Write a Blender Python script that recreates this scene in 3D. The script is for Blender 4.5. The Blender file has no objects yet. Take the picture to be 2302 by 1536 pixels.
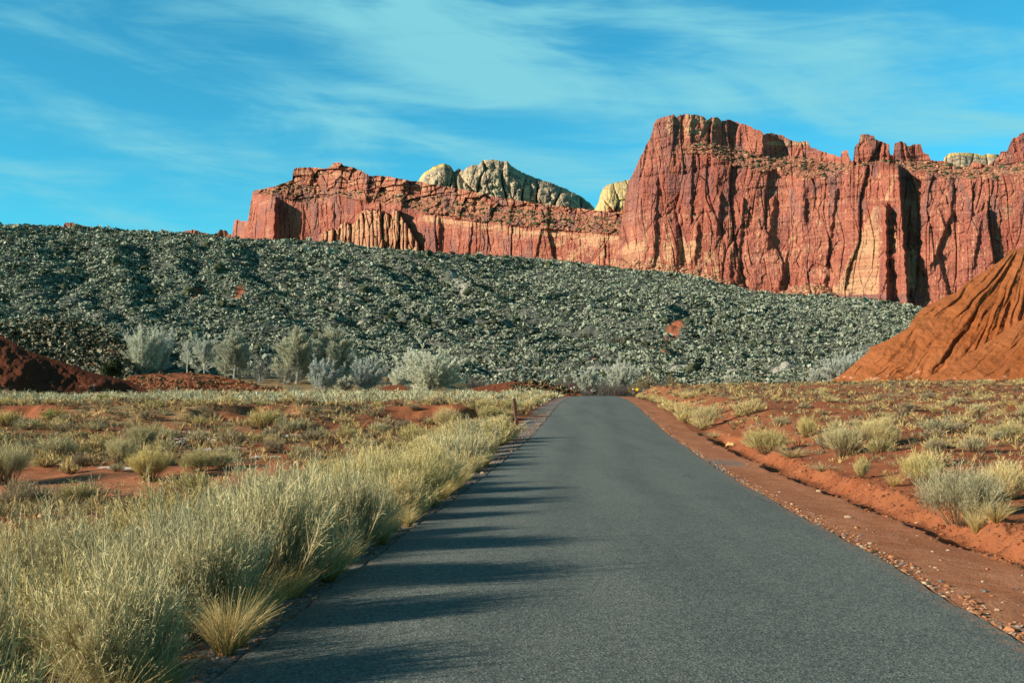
import bpy, math, random
import numpy as np
from mathutils import Vector

# ------------------------------------------------------------------ camera, sky, sun, exposure
S = bpy.context.scene
PI = math.pi
rng = np.random.default_rng(7)
random.seed(7)
F, CX, CY, EYE = 2500.0, 1151.0, 870.0, 1.8      # photo pixels: focal length, centre column, horizon row; eye height in m

cam = bpy.data.cameras.new('camera')
cam.sensor_width = 36.0
cam.lens = F / 2302 * 36.0
cam.shift_y = (CY - 768) / 2302
cam.clip_start, cam.clip_end = 0.1, 20000
co = bpy.data.objects.new('camera', cam)
co.location = (0, 0, EYE)
co.rotation_euler = (PI / 2, 0, 0)
S.collection.objects.link(co)
S.camera = co

SUN_EL, SUN_AZ = math.radians(18.0), math.radians(-110.0)     # azimuth from +Y, clockwise
sun_vec = Vector((math.sin(SUN_AZ) * math.cos(SUN_EL), math.cos(SUN_AZ) * math.cos(SUN_EL), math.sin(SUN_EL)))
sl = bpy.data.lights.new('sun', 'SUN')
sl.energy = 5.0
sl.angle = math.radians(0.5)
sl.color = (1.0, 0.90, 0.74)
so = bpy.data.objects.new('sun', sl)
so.rotation_euler = (-sun_vec).to_track_quat('-Z', 'Y').to_euler()
S.collection.objects.link(so)

S.view_settings.view_transform = 'Standard'
S.view_settings.look = 'None'
S.view_settings.exposure = 1.0
S.view_settings.gamma = 1.0
S.cycles.max_bounces = 5
S.cycles.diffuse_bounces = 3
S.cycles.transparent_max_bounces = 8


class NT:
    """Tiny helper for building node trees."""
    def __init__(self, tree):
        self.t = tree

    def n(self, kind, ins=None, **props):
        nd = self.t.nodes.new(kind)
        for k, v in props.items():
            setattr(nd, k, v)
        for k, v in (ins or {}).items():
            sock = nd.inputs[k]
            if isinstance(v, bpy.types.NodeSocket):
                self.t.links.new(v, sock)
            else:
                sock.default_value = v
        return nd

    def math(self, op, a, b=0.0, c=0.0, clamp=False):
        return self.n('ShaderNodeMath', {0: a, 1: b, 2: c}, operation=op, use_clamp=clamp).outputs[0]

    def mix(self, fac, a, b, blend='MIX'):
        nd = self.n('ShaderNodeMix', data_type='RGBA', blend_type=blend)
        for i, v in ((0, fac), (6, a), (7, b)):
            if isinstance(v, bpy.types.NodeSocket):
                self.t.links.new(v, nd.inputs[i])
            else:
                nd.inputs[i].default_value = v if i == 0 else (v[0], v[1], v[2], 1)
        return nd.outputs[2]

    def noise(self, vec, scale, detail=4, rough=0.55, dist=0.0):
        return self.n('ShaderNodeTexNoise', {'Vector': vec, 'Scale': scale, 'Detail': detail, 'Roughness': rough, 'Distortion': dist}).outputs[0]

    def ramp(self, v, lo, hi):
        return self.n('ShaderNodeMapRange', {0: v, 1: lo, 2: hi, 3: 0.0, 4: 1.0}, interpolation_type='SMOOTHSTEP').outputs[0]

    def scl(self, vec, s):
        return self.n('ShaderNodeVectorMath', {0: vec, 1: s}, operation='MULTIPLY').outputs[0]


def sky():
    w = bpy.data.worlds.new('World')
    S.world = w
    w.use_nodes = True
    T = NT(w.node_tree)
    w.node_tree.nodes.clear()
    st = T.n('ShaderNodeTexSky', sky_type='NISHITA', sun_disc=False, sun_elevation=SUN_EL, sun_rotation=SUN_AZ,
             altitude=1700.0, air_density=1.0, dust_density=0.4, ozone_density=2.0)
    d = T.n('ShaderNodeTexCoord').outputs['Generated']
    sep = T.n('ShaderNodeSeparateXYZ', {0: d})
    az = T.math('ARCTAN2', sep.outputs[0], sep.outputs[1])
    el = T.math('ARCSINE', sep.outputs[2])
    base = T.mix(1.0, st.outputs[0], (0.26, 1.22, 1.22), 'MULTIPLY')
    # high thin cirrus: streaks that dip to one side, and a few broad veils and clear lanes
    sk = T.math('ADD', el, T.math('MULTIPLY', az, 0.16))
    v1 = T.n('ShaderNodeCombineXYZ', {0: T.math('MULTIPLY', az, 3.4), 1: T.math('MULTIPLY', sk, 15.0), 2: 3.1}).outputs[0]
    v2 = T.n('ShaderNodeCombineXYZ', {0: T.math('MULTIPLY', az, 8.0), 1: T.math('MULTIPLY', el, 60.0), 2: 8.7}).outputs[0]
    n1 = T.noise(v1, 1.0, 5, 0.55, 0.9)
    n2 = T.noise(v2, 1.0, 4, 0.6, 0.7)
    f = T.math('ADD', T.math('MULTIPLY', n1, 2.3), T.math('MULTIPLY', n2, 0.8))
    f = T.math('SUBTRACT', f, 1.40)
    # (photo x, photo y, half width, half height, tilt, strength)
    for bx, by, sx, sy, tilt, k in ((960, 90, 230, 90, 0.1, 0.24), (1360, 110, 190, 75, 0.05, -0.34), (260, 190, 260, 50, 0.26, -0.34),
                                    (560, 120, 260, 60, 0.1, -0.16), (1700, 170, 420, 60, 0.05, 0.20), (2200, 40, 200, 70, -0.1, -0.30),
                                    (200, 270, 260, 50, 0.05, 0.20), (720, 300, 400, 40, 0.05, 0.06), (1250, 200, 240, 60, 0.1, 0.18),
                                    (1800, 40, 260, 40, 0.0, -0.10), (60, 60, 160, 60, 0.1, 0.08)):
        a0 = math.atan((bx - CX) / F)
        e0 = math.atan((CY - by) / F * math.cos(a0))
        da = T.math('SUBTRACT', az, a0)
        de = T.math('ADD', T.math('SUBTRACT', el, e0), T.math('MULTIPLY', da, tilt))
        q = T.math('ADD', T.math('POWER', T.math('ABSOLUTE', T.math('DIVIDE', da, sx / F)), 2.0),
                   T.math('POWER', T.math('ABSOLUTE', T.math('DIVIDE', de, sy / F)), 2.0))
        f = T.math('ADD', f, T.math('MULTIPLY', T.math('EXPONENT', T.math('MULTIPLY', q, -1.0)), k * 1.35))
    fac = T.ramp(f, -0.25, 0.75)
    fac = T.math('MULTIPLY', fac, 0.92)
    veil = T.mix(fac, base, (1.62, 4.45, 5.1))
    high = T.math('SUBTRACT', 1.0, T.math('MULTIPLY', T.ramp(el, 0.34, 0.85), 0.80))     # sky above the view dimmed to weaken the ambient fill
    veil = T.mix(1.0, veil, T.n('ShaderNodeCombineColor', {0: high, 1: high, 2: high}).outputs[0], 'MULTIPLY')
    bg = T.n('ShaderNodeBackground', {0: veil, 1: 0.075})
    out = T.n('ShaderNodeOutputWorld', {0: bg.outputs[0]})


sky()

# ------------------------------------------------------------------ numpy helpers
M32 = np.uint64(0xFFFFFFFF)


def hsh(i, j, k=0):
    h = (i.astype(np.int64).astype(np.uint64) * np.uint64(374761393) + j.astype(np.int64).astype(np.uint64) * np.uint64(668265263) + np.uint64(k * 2246822519 % 4294967296)) & M32
    h = ((h ^ (h >> np.uint64(13))) * np.uint64(1274126177)) & M32
    h = ((h ^ (h >> np.uint64(16))) * np.uint64(2246822519)) & M32
    h = h ^ (h >> np.uint64(15))
    return h.astype(np.float64) / 4294967295.0


def perlin(x, y, seed=0):
    x, y = np.broadcast_arrays(np.asarray(x, float), np.asarray(y, float))
    xi, yi = np.floor(x), np.floor(y)
    fx, fy = x - xi, y - yi
    u = fx * fx * fx * (fx * (fx * 6 - 15) + 10)
    v = fy * fy * fy * (fy * (fy * 6 - 15) + 10)

    def g(ox, oy):
        a = hsh(xi + ox, yi + oy, seed) * 2 * PI
        return np.cos(a) * (fx - ox) + np.sin(a) * (fy - oy)
    return ((g(0, 0) * (1 - u) + g(1, 0) * u) * (1 - v) + (g(0, 1) * (1 - u) + g(1, 1) * u) * v) * 1.5


def fbm(x, y, oct=4, seed=0, gain=0.5):
    s, a = 0.0, 1.0
    for o in range(oct):
        s = s + a * perlin(np.asarray(x) * 2 ** o, np.asarray(y) * 2 ** o, seed + o * 17)
        a *= gain
    return s


def ridged(x, y, oct=3, seed=0):
    s, a = 0.0, 1.0
    for o in range(oct):
        s = s + a * (1 - np.abs(perlin(np.asarray(x) * 2 ** o, np.asarray(y) * 2 ** o, seed + o * 13)) * 2)
        a *= 0.5
    return s


def cells(x, y, seed=0):
    """Voronoi: per point three random numbers of its cell, offset to the cell's centre, distance to the border."""
    xi, yi = np.floor(x), np.floor(y)
    d1 = np.full(x.shape, 9.0)
    d2 = np.full(x.shape, 9.0)
    ci, cj = np.zeros(x.shape), np.zeros(x.shape)
    dx, dy = np.zeros(x.shape), np.zeros(x.shape)
    for ox in (-1, 0, 1):
        for oy in (-1, 0, 1):
            a, b = xi + ox, yi + oy
            px, py = a + hsh(a, b, seed), b + hsh(a, b, seed + 1)
            ex, ey = x - px, y - py
            d = np.sqrt(ex * ex + ey * ey)
            near = d < d1
            d2 = np.where(near, d1, np.minimum(d2, d))
            d1 = np.where(near, d, d1)
            ci, cj = np.where(near, a, ci), np.where(near, b, cj)
            dx, dy = np.where(near, ex, dx), np.where(near, ey, dy)
    return hsh(ci, cj, seed + 2), hsh(ci, cj, seed + 3), hsh(ci, cj, seed + 4), dx, dy, d2 - d1


def sstep(lo, hi, x):
    t = np.clip((x - lo) / (hi - lo), 0, 1)
    return t * t * (3 - 2 * t)


def itp(x, pts):
    p = np.array(pts, float)
    return np.interp(x, p[:, 0], p[:, 1])


def raw_mesh(name, verts, faces, mat, attrs=None, smooth=False):
    """One mesh object out of numpy arrays; faces is (n,3) or (n,4)."""
    me = bpy.data.meshes.new(name)
    verts = np.ascontiguousarray(verts, np.float32)
    faces = np.ascontiguousarray(faces, np.int32)
    k = faces.shape[1]
    me.vertices.add(len(verts))
    me.vertices.foreach_set('co', verts.ravel())
    me.loops.add(faces.size)
    me.loops.foreach_set('vertex_index', faces.ravel())
    me.polygons.add(len(faces))
    me.polygons.foreach_set('loop_start', np.arange(0, faces.size, k, dtype=np.int32))
    me.polygons.foreach_set('use_smooth', np.full(len(faces), smooth))
    me.update(calc_edges=True)
    for an, arr in (attrs or {}).items():
        at = me.attributes.new(an, 'FLOAT_COLOR', 'POINT')
        a = np.ones((len(verts), 4), np.float32)
        a[:, :3] = np.asarray(arr).reshape(-1, 3)
        at.data.foreach_set('color', a.ravel())
    me.materials.append(mat)
    return me


def link(name, me, parent=None, **props):
    o = bpy.data.objects.new(name, me)
    S.collection.objects.link(o)
    if parent:
        o.parent = parent
    for k, v in props.items():
        o[k] = v
    return o


def grid_faces(nr, nc):
    i = np.arange(nr * nc).reshape(nr, nc)
    return np.stack([i[:-1, :-1], i[:-1, 1:], i[1:, 1:], i[1:, :-1]], -1).reshape(-1, 4)


def W(x, y, Y):
    """Photo pixel and distance to a point of the place."""
    return np.stack(np.broadcast_arrays((x - CX) / F * Y, Y, EYE + (CY - y) / F * Y), -1)


ICO_V = None


def ico():
    global ICO_V
    if ICO_V is None:
        p = (1 + 5 ** 0.5) / 2
        v = np.array([(-1, p, 0), (1, p, 0), (-1, -p, 0), (1, -p, 0), (0, -1, p), (0, 1, p), (0, -1, -p), (0, 1, -p), (p, 0, -1), (p, 0, 1), (-p, 0, -1), (-p, 0, 1)], float)
        v /= np.linalg.norm(v[0])
        f = np.array([(0, 11, 5), (0, 5, 1), (0, 1, 7), (0, 7, 10), (0, 10, 11), (1, 5, 9), (5, 11, 4), (11, 10, 2), (10, 7, 6), (7, 1, 8), (3, 9, 4), (3, 4, 2), (3, 2, 6), (3, 6, 8), (3, 8, 9), (4, 9, 5), (2, 4, 11), (6, 2, 10), (8, 6, 7), (9, 8, 1)])
        ICO_V = (v, f)
    return ICO_V


def sphere(n_sub=2):
    v, f = ico()
    v, f = v.copy(), f.copy()
    for _ in range(n_sub):
        e, nf, vs = {}, [], list(v)

        def mid(a, b):
            k = (min(a, b), max(a, b))
            if k not in e:
                m = vs[a] + vs[b]
                vs.append(m / np.linalg.norm(m))
                e[k] = len(vs) - 1
            return e[k]
        for a, b, c in f:
            ab, bc, ca = mid(a, b), mid(b, c), mid(c, a)
            nf += [(a, ab, ca), (b, bc, ab), (c, ca, bc), (ab, bc, ca)]
        v, f = np.array(vs), np.array(nf)
    return v, f


def blobs(cent, rad, squash=0.8, jit=0.28, flat_bottom=0.25):
    """Many little jagged lumps in one mesh (for scrub and rubble nobody could count)."""
    v, f = ico()
    n = len(cent)
    J = 1 + (rng.random((n, 12, 1)) - 0.5) * 2 * jit
    a = rng.random(n) * 2 * PI
    c, s = np.cos(a), np.sin(a)
    P = v[None] * J
    P = np.stack([P[..., 0] * c[:, None] - P[..., 1] * s[:, None], P[..., 0] * s[:, None] + P[..., 1] * c[:, None], P[..., 2]], -1)
    rad = np.asarray(rad, float).reshape(n, 1, -1)
    P = P * rad
    P[..., 2] = P[..., 2] * squash + rad[..., -1] * flat_bottom
    P = P + cent[:, None, :]
    Fc = (f[None] + (np.arange(n) * 12)[:, None, None]).reshape(-1, 3)
    return P.reshape(-1, 3), Fc


def strips(P, wid, side, col):
    """Thin ribbons: P (n,s,3) paths, wid (n,s), side (n,3), col (n,s,3)."""
    n, s, _ = P.shape
    A = P - side[:, None] * wid[..., None] * 0.5
    B = P + side[:, None] * wid[..., None] * 0.5
    V = np.stack([A, B], 2).reshape(-1, 3)
    C = np.repeat(col[:, :, None], 2, 2).reshape(-1, 3)
    i = (np.arange(n) * s * 2)[:, None] + (np.arange(s - 1) * 2)[None]
    Fc = np.stack([i, i + 1, i + 3, i + 2], -1).reshape(-1, 4)
    return V, Fc, C


def joinm(parts):
    vs, fs, cs, k = [], [], [], 0
    for v, f, c in parts:
        vs.append(v)
        fs.append(f + k)
        cs.append(c)
        k += len(v)
    return np.concatenate(vs), np.concatenate(fs), np.concatenate(cs)


def rnd_side(d):
    r = rng.normal(size=d.shape)
    s = np.cross(d, r)
    return s / (np.linalg.norm(s, axis=-1, keepdims=True) + 1e-9)


# ------------------------------------------------------------------ materials
def new_mat(name):
    m = bpy.data.materials.new(name)
    m.use_nodes = True
    m.node_tree.nodes.clear()
    return m, NT(m.node_tree)


def finish(T, color, rough=0.9, spec=0.15, bump=None, bdist=0.05, bstr=0.6, extra=None):
    ins = {'Base Color': color, 'Roughness': rough, 'Specular IOR Level': spec}
    p = T.n('ShaderNodeBsdfPrincipled', ins)
    if bump is not None:
        b = T.n('ShaderNodeBump', {'Height': bump, 'Distance': bdist, 'Strength': bstr})
        T.t.links.new(b.outputs[0], p.inputs['Normal'])
    sh = p.outputs[0]
    T.n('ShaderNodeOutputMaterial', {0: sh})
    return p


def pos(T):
    return T.n('ShaderNodeNewGeometry').outputs['Position']


def attr(T, name):
    a = T.n('ShaderNodeAttribute', attribute_name=name)
    s = T.n('ShaderNodeSeparateColor', {0: a.outputs['Color']})
    return a.outputs['Color'], s.outputs[0], s.outputs[1], s.outputs[2]


def mat_ground():
    m, T = new_mat('red_soil')
    p = pos(T)
    _, grass, gravel, salt = attr(T, 'mask')
    n1 = T.noise(p, 0.35, 5)
    n2 = T.noise(p, 3.0, 5, 0.65)
    n3 = T.noise(p, 28.0, 4, 0.7)
    soil = T.mix(T.ramp(n1, 0.3, 0.7), (0.225, 0.066, 0.027), (0.275, 0.097, 0.041))
    soil = T.mix(T.math('MULTIPLY', T.ramp(n2, 0.45, 0.75), 0.5), soil, (0.165, 0.055, 0.028))
    soil = T.mix(T.math('MULTIPLY', T.ramp(n3, 0.58, 0.76), 0.5), soil, (0.38, 0.21, 0.12))
    soil = T.mix(T.math('MULTIPLY', attr(T, 'silt')[1], 0.85), soil, T.mix(T.ramp(n2, 0.3, 0.7), (0.36, 0.130, 0.060), (0.48, 0.215, 0.115)))
    straw = T.mix(T.ramp(n2, 0.3, 0.7), (0.33, 0.225, 0.10), (0.20, 0.145, 0.075))
    gf = T.ramp(T.math('ADD', grass, T.math('MULTIPLY', T.math('SUBTRACT', n2, 0.5), 1.1)), 0.42, 0.62)
    c = T.mix(T.math('MULTIPLY', gf, 0.85), soil, straw)
    stones = T.mix(T.ramp(n3, 0.35, 0.7), (0.10, 0.095, 0.09), (0.27, 0.24, 0.21))
    vf = T.ramp(T.math('ADD', gravel, T.math('MULTIPLY', T.math('SUBTRACT', n3, 0.5), 0.9)), 0.4, 0.6)
    c = T.mix(vf, c, stones)
    sf = T.ramp(T.math('ADD', salt, T.math('MULTIPLY', T.math('SUBTRACT', n2, 0.5), 0.8)), 0.45, 0.62)
    c = T.mix(sf, c, (0.62, 0.55, 0.50))
    h = T.math('ADD', T.math('MULTIPLY', n2, 0.5), T.math('MULTIPLY', n3, 0.25))
    finish(T, c, 0.95, 0.1, h, 0.12, 0.8)
    return m


def mat_road():
    m, T = new_mat('worn_asphalt')
    p = pos(T)
    n0 = T.noise(T.scl(p, (1.0, 0.06, 1.0)), 1.1, 4)
    n1 = T.noise(p, 0.6, 4)
    v = T.n('ShaderNodeTexVoronoi', {'Vector': p, 'Scale': 75.0})
    n2 = T.noise(p, 38.0, 3, 0.7)
    n3 = T.noise(p, 9.0, 3, 0.7)
    c = T.mix(T.ramp(n0, 0.3, 0.7), (0.086, 0.100, 0.093), (0.116, 0.130, 0.118))
    c = T.mix(T.math('MULTIPLY', T.ramp(n1, 0.4, 0.7), 0.4), c, (0.140, 0.148, 0.134))
    g = T.ramp(T.math('ADD', T.math('MULTIPLY', n2, 0.7), T.math('MULTIPLY', n3, 0.3)), 0.4, 0.66)
    c = T.mix(1.0, c, T.mix(g, (0.74, 0.75, 0.76), (1.28, 1.26, 1.2)), 'MULTIPLY')
    v2 = T.n('ShaderNodeTexVoronoi', {'Vector': p, 'Scale': 48.0})
    gr = T.n('ShaderNodeSeparateColor', {0: v2.outputs['Color']}).outputs[1]
    c = T.mix(1.0, c, T.mix(gr, (0.55, 0.56, 0.58), (1.40, 1.38, 1.32)), 'MULTIPLY')
    bits = T.math('LESS_THAN', T.n('ShaderNodeSeparateColor', {0: v.outputs['Color']}).outputs[0], 0.07)
    c = T.mix(T.math('MULTIPLY', bits, 0.7), c, (0.26, 0.235, 0.20))
    _, dust, dark, _b = attr(T, 'mask')
    c = T.mix(T.math('MULTIPLY', dark, 0.8), c, T.mix(1.0, c, (0.74, 0.77, 0.80), 'MULTIPLY'))
    wp = T.n('ShaderNodeVectorMath', {0: p, 1: T.n('ShaderNodeTexNoise', {'Vector': p, 'Scale': 1.3, 'Detail': 4.0}).outputs['Color']}, operation='ADD').outputs[0]
    vc = T.n('ShaderNodeTexVoronoi', {'Vector': T.scl(wp, (1.0, .45, 1.0)), 'Scale': 0.42}, feature='DISTANCE_TO_EDGE').outputs['Distance']
    ck = T.math('MULTIPLY', T.ramp(vc, 0.010, 0.003), T.ramp(T.noise(p, 0.22, 2), 0.50, 0.62))
    c = T.mix(T.math('MULTIPLY', ck, 0.6), c, (0.03, 0.033, 0.034))
    pt = T.noise(T.scl(p, (1.0, .35, 1.0)), 0.45, 3, 0.5)
    c = T.mix(T.math('MULTIPLY', T.ramp(pt, 0.60, 0.68), 0.22), c, (0.045, 0.052, 0.055))
    df = T.ramp(T.math('ADD', dust, T.math('MULTIPLY', T.math('SUBTRACT', n3, 0.5), 0.9)), 0.35, 0.75)
    c = T.mix(T.math('MULTIPLY', df, 0.75), c, (0.30, 0.125, 0.06))
    finish(T, c, 0.82, 0.3, T.math('ADD', v.outputs['Distance'], v2.outputs['Distance']), 0.006, 0.5)
    return m


def mat_hill():
    m, T = new_mat('grey_hillside')
    p = pos(T)
    _, red, pale, dark = attr(T, 'mask')
    n1 = T.noise(p, 0.05, 5)
    n2 = T.noise(p, 0.45, 6, 0.7)
    c = T.mix(T.ramp(n2, 0.35, 0.68), (0.075, 0.08, 0.066), (0.15, 0.158, 0.13))
    c = T.mix(T.math('MULTIPLY', T.ramp(n1, 0.4, 0.7), 0.5), c, (0.11, 0.118, 0.10))
    c = T.mix(T.ramp(T.math('ADD', red, T.math('MULTIPLY', T.math('SUBTRACT', n2, 0.5), 0.9)), 0.4, 0.7), c, (0.27, 0.095, 0.05))
    c = T.mix(T.math('MULTIPLY', T.ramp(T.math('ADD', pale, T.math('MULTIPLY', T.math('SUBTRACT', n2, 0.5), 1.2)), 0.4, 0.7), 0.8), c, (0.44, 0.40, 0.32))
    c = T.mix(T.math('MULTIPLY', dark, 0.9), c, (0.045, 0.045, 0.036))
    finish(T, c, 0.95, 0.05, n2, 2.2, 0.9)
    return m


def mat_cliff():
    m, T = new_mat('red_sandstone')
    p = pos(T)
    _, pale, slope, var = attr(T, 'mask')
    col = T.noise(T.scl(p, (0.10, 0.10, 0.010)), 1.0, 6, 0.62, 0.6)
    col2 = T.noise(T.scl(p, (0.35, 0.35, 0.03)), 1.0, 5, 0.65, 0.4)
    big = T.noise(p, 0.018, 4)
    fine = T.noise(p, 0.5, 6, 0.68)
    strat = T.noise(T.scl(p, (0.01, 0.01, 0.28)), 1.0, 6, 0.65, 0.3)
    c = T.mix(T.ramp(big, 0.35, 0.65), (0.265, 0.076, 0.050), (0.345, 0.122, 0.080))
    c = T.mix(T.math('MULTIPLY', T.ramp(col, 0.50, 0.66), 0.8), c, (0.195, 0.066, 0.055))
    c = T.mix(T.math('MULTIPLY', T.ramp(col2, 0.56, 0.74), 0.55), c, (0.44, 0.19, 0.105))
    c = T.mix(T.math('MULTIPLY', T.ramp(col2, 0.46, 0.28), 0.5), c, (0.22, 0.085, 0.072))
    hb = T.noise(T.scl(p, (0.012, 0.012, 0.11)), 1.0, 6, 0.7, 0.5)
    c = T.mix(T.math('MULTIPLY', T.ramp(hb, 0.52, 0.66), 0.42), c, (0.47, 0.245, 0.155))
    c = T.mix(T.math('MULTIPLY', T.ramp(hb, 0.46, 0.34), 0.40), c, (0.20, 0.062, 0.048))
    sl_ = T.mix(T.ramp(strat, 0.42, 0.6), (0.235, 0.085, 0.055), (0.36, 0.165, 0.095))
    sl_ = T.mix(T.math('MULTIPLY', T.ramp(fine, 0.56, 0.72), 0.6), sl_, (0.45, 0.31, 0.20))
    c = T.mix(T.math('MULTIPLY', slope, 0.85), c, sl_)
    pf = T.ramp(T.math('ADD', pale, T.math('MULTIPLY', T.math('SUBTRACT', fine, 0.5), 0.9)), 0.4, 0.65)
    tan = T.mix(T.ramp(strat, 0.4, 0.6), (0.46, 0.285, 0.155), (0.37, 0.185, 0.105))
    c = T.mix(T.math('MULTIPLY', pf, 0.74), c, tan)
    c = T.mix(T.math('MULTIPLY', T.ramp(T.math('ADD', var, T.math('MULTIPLY', T.math('SUBTRACT', col2, 0.5), 1.0)), 0.35, 0.75), 0.7), c, (0.165, 0.088, 0.082))
    c = T.mix(1.0, c, T.mix(T.ramp(fine, 0.25, 0.75), (0.72, 0.72, 0.74), (1.22, 1.2, 1.18)), 'MULTIPLY')
    finish(T, c, 0.92, 0.1, T.math('ADD', fine, T.math('MULTIPLY', col2, 1.2)), 2.2, 0.75)
    return m


def mat_dome():
    m, T = new_mat('pale_sandstone')
    p = pos(T)
    _, yel, red, var = attr(T, 'mask')
    col = T.noise(T.scl(p, (0.06, 0.06, 0.012)), 1.0, 6, 0.65, 0.8)
    fine = T.noise(p, 0.3, 6, 0.7)
    c = T.mix(T.ramp(col, 0.42, 0.58), (0.40, 0.31, 0.20), (0.19, 0.145, 0.105))
    c = T.mix(T.math('MULTIPLY', T.ramp(fine, 0.52, 0.72), 0.6), c, (0.42, 0.33, 0.19))
    c = T.mix(T.ramp(T.math('ADD', yel, T.math('MULTIPLY', T.math('SUBTRACT', fine, 0.5), 0.9)), 0.35, 0.65), c, (0.50, 0.36, 0.13))
    c = T.mix(T.ramp(T.math('ADD', red, T.math('MULTIPLY', T.math('SUBTRACT', col, 0.5), 1.4)), 0.4, 0.65), c, (0.33, 0.12, 0.06))
    c = T.mix(T.math('MULTIPLY', T.ramp(fine, 0.48, 0.3), 0.6), c, (0.13, 0.10, 0.07))
    finish(T, c, 0.92, 0.1, fine, 2.0, 0.8)
    return m


def mat_mound(name, a, b, white=0.5):
    m, T = new_mat(name)
    p = pos(T)
    _, wm, dark, band = attr(T, 'mask')
    n1 = T.noise(p, 0.10, 5)
    n2 = T.noise(p, 1.3, 6, 0.68)
    n3 = T.noise(p, 6.0, 4, 0.7)
    strat = T.noise(T.scl(p, (0.03, 0.03, 0.9)), 1.0, 4, 0.6, 0.2)
    c = T.mix(T.ramp(n1, 0.3, 0.7), a, b)
    c = T.mix(T.math('MULTIPLY', T.ramp(strat, 0.5, 0.7), 0.35), c, tuple(0.62 * v for v in a))
    c = T.mix(T.math('MULTIPLY', T.ramp(n2, 0.55, 0.75), 0.4), c, tuple(min(1, 1.35 * v) for v in b))
    c = T.mix(T.math('MULTIPLY', T.ramp(T.math('ADD', wm, T.math('MULTIPLY', T.math('SUBTRACT', n2, 0.5), 1.3)), 0.5, 0.75), white), c, (0.55, 0.34, 0.23))
    c = T.mix(T.math('MULTIPLY', dark, 0.6), c, (0.14, 0.055, 0.028))
    finish(T, c, 0.95, 0.05, T.math('ADD', n2, T.math('MULTIPLY', n3, 0.4)), 0.42, 0.95)
    return m


def mat_leaf(name, transl=0.25, tint=(1, 1, 1)):
    m, T = new_mat(name)
    colr, _, _, _ = attr(T, 'col')
    oi = T.n('ShaderNodeObjectInfo').outputs['Random']
    c = T.mix(1.0, colr, tint, 'MULTIPLY')
    c = T.mix(1.0, c, T.mix(oi, (0.82, 0.84, 0.86), (1.14, 1.10, 0.98)), 'MULTIPLY')
    d = T.n('ShaderNodeBsdfDiffuse', {0: c})
    t = T.n('ShaderNodeBsdfTranslucent', {0: c})
    mx = T.n('ShaderNodeMixShader', {0: transl, 1: d.outputs[0], 2: t.outputs[0]})
    T.n('ShaderNodeOutputMaterial', {0: mx.outputs[0]})
    return m


def mat_plain(name, col, rough=0.8, var=0.3, scale=6.0, spec=0.2, bd=0.02):
    m, T = new_mat(name)
    p = T.n('ShaderNodeTexCoord').outputs['Object']
    n = T.noise(p, scale, 5, 0.65)
    c = T.mix(n, tuple(v * (1 - var) for v in col), tuple(min(1, v * (1 + var)) for v in col))
    finish(T, c, rough, spec, n, bd, 0.6)
    return m


M_GROUND, M_ROAD, M_HILL, M_CLIFF, M_DOME = mat_ground(), mat_road(), mat_hill(), mat_cliff(), mat_dome()
M_MOUND = mat_mound('orange_clay', (0.235, 0.068, 0.021), (0.285, 0.096, 0.036))
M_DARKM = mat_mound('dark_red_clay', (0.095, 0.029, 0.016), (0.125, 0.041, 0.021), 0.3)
M_BERM = mat_mound('red_clay', (0.165, 0.052, 0.025), (0.205, 0.075, 0.038), 0.3)
M_LEAF = mat_leaf('dry_stems', .14)
M_TWIG = mat_leaf('bare_twigs', 0.35)
M_SCRUB = mat_leaf('hill_scrub', 0.0)
M_BARK = mat_plain('grey_bark', (0.30, 0.295, 0.25), 0.9, 0.4, 3.0)
M_WOOD = mat_plain('weathered_brown_wood', (0.125, 0.055, 0.038), 0.85, 0.35, 14.0)
M_STONE = mat_plain('pale_stone', (0.46, 0.40, 0.33), 0.9, 0.3, 2.5, 0.1, 0.05)
M_TANSTONE = mat_plain('tan_stone', (0.45, 0.27, 0.12), 0.9, 0.35, 4.0, 0.1, 0.05)
M_BROWN = mat_plain('brown_sign_paint', (0.10, 0.038, 0.032), 0.5, 0.12, 3.0)
M_YELLOW = mat_plain('yellow_sign_paint', (0.80, 0.50, 0.02), 0.45, 0.06, 3.0)
M_WHITE = mat_plain('white_paint', (0.72, 0.74, 0.74), 0.5, 0.08, 3.0)
M_RUBBLE = mat_plain('rubble_stone', (0.34, 0.16, 0.095), 0.9, 0.6, 0.35, 0.1, 0.4)

# ------------------------------------------------------------------ the lie of the land
ROAD_Z = ((-30, .0), (0, -.05), (7, -.065), (10.1, -.08), (12.4, -.08), (15.1, -.133), (19.9, -.2), (21.9, -.215), (27.7, -.265), (35.2, -.235),
          (46.6, -.2), (54, -.06), (62.5, .125), (75, .38), (90, .576), (110, .64), (130, .64), (146, .56), (165, .1), (190, -.7), (230, -1.4), (300, -1.5))
YS = np.linspace(-30, 300, 700)
_rz = itp(YS, ROAD_Z)
_k = np.exp(-np.linspace(-2, 2, 25) ** 2)
RZ = np.convolve(np.pad(_rz, 12, mode='edge'), _k / _k.sum(), 'valid')
HALF = 2.775


def road_z(Y):
    return np.interp(Y, YS, RZ)


def road_x(Y):
    return .35 + .0725 * Y


def edge_wob(Y, side):
    return 0.03 * perlin(Y * 1.1, 3.3 + side) + 0.06 * perlin(Y * 0.28, 9.1 + side) + 0.02 * perlin(Y * 3.3, 1.7 + side) + 0.007 * perlin(Y * 9, 4.7 + side)


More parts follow.
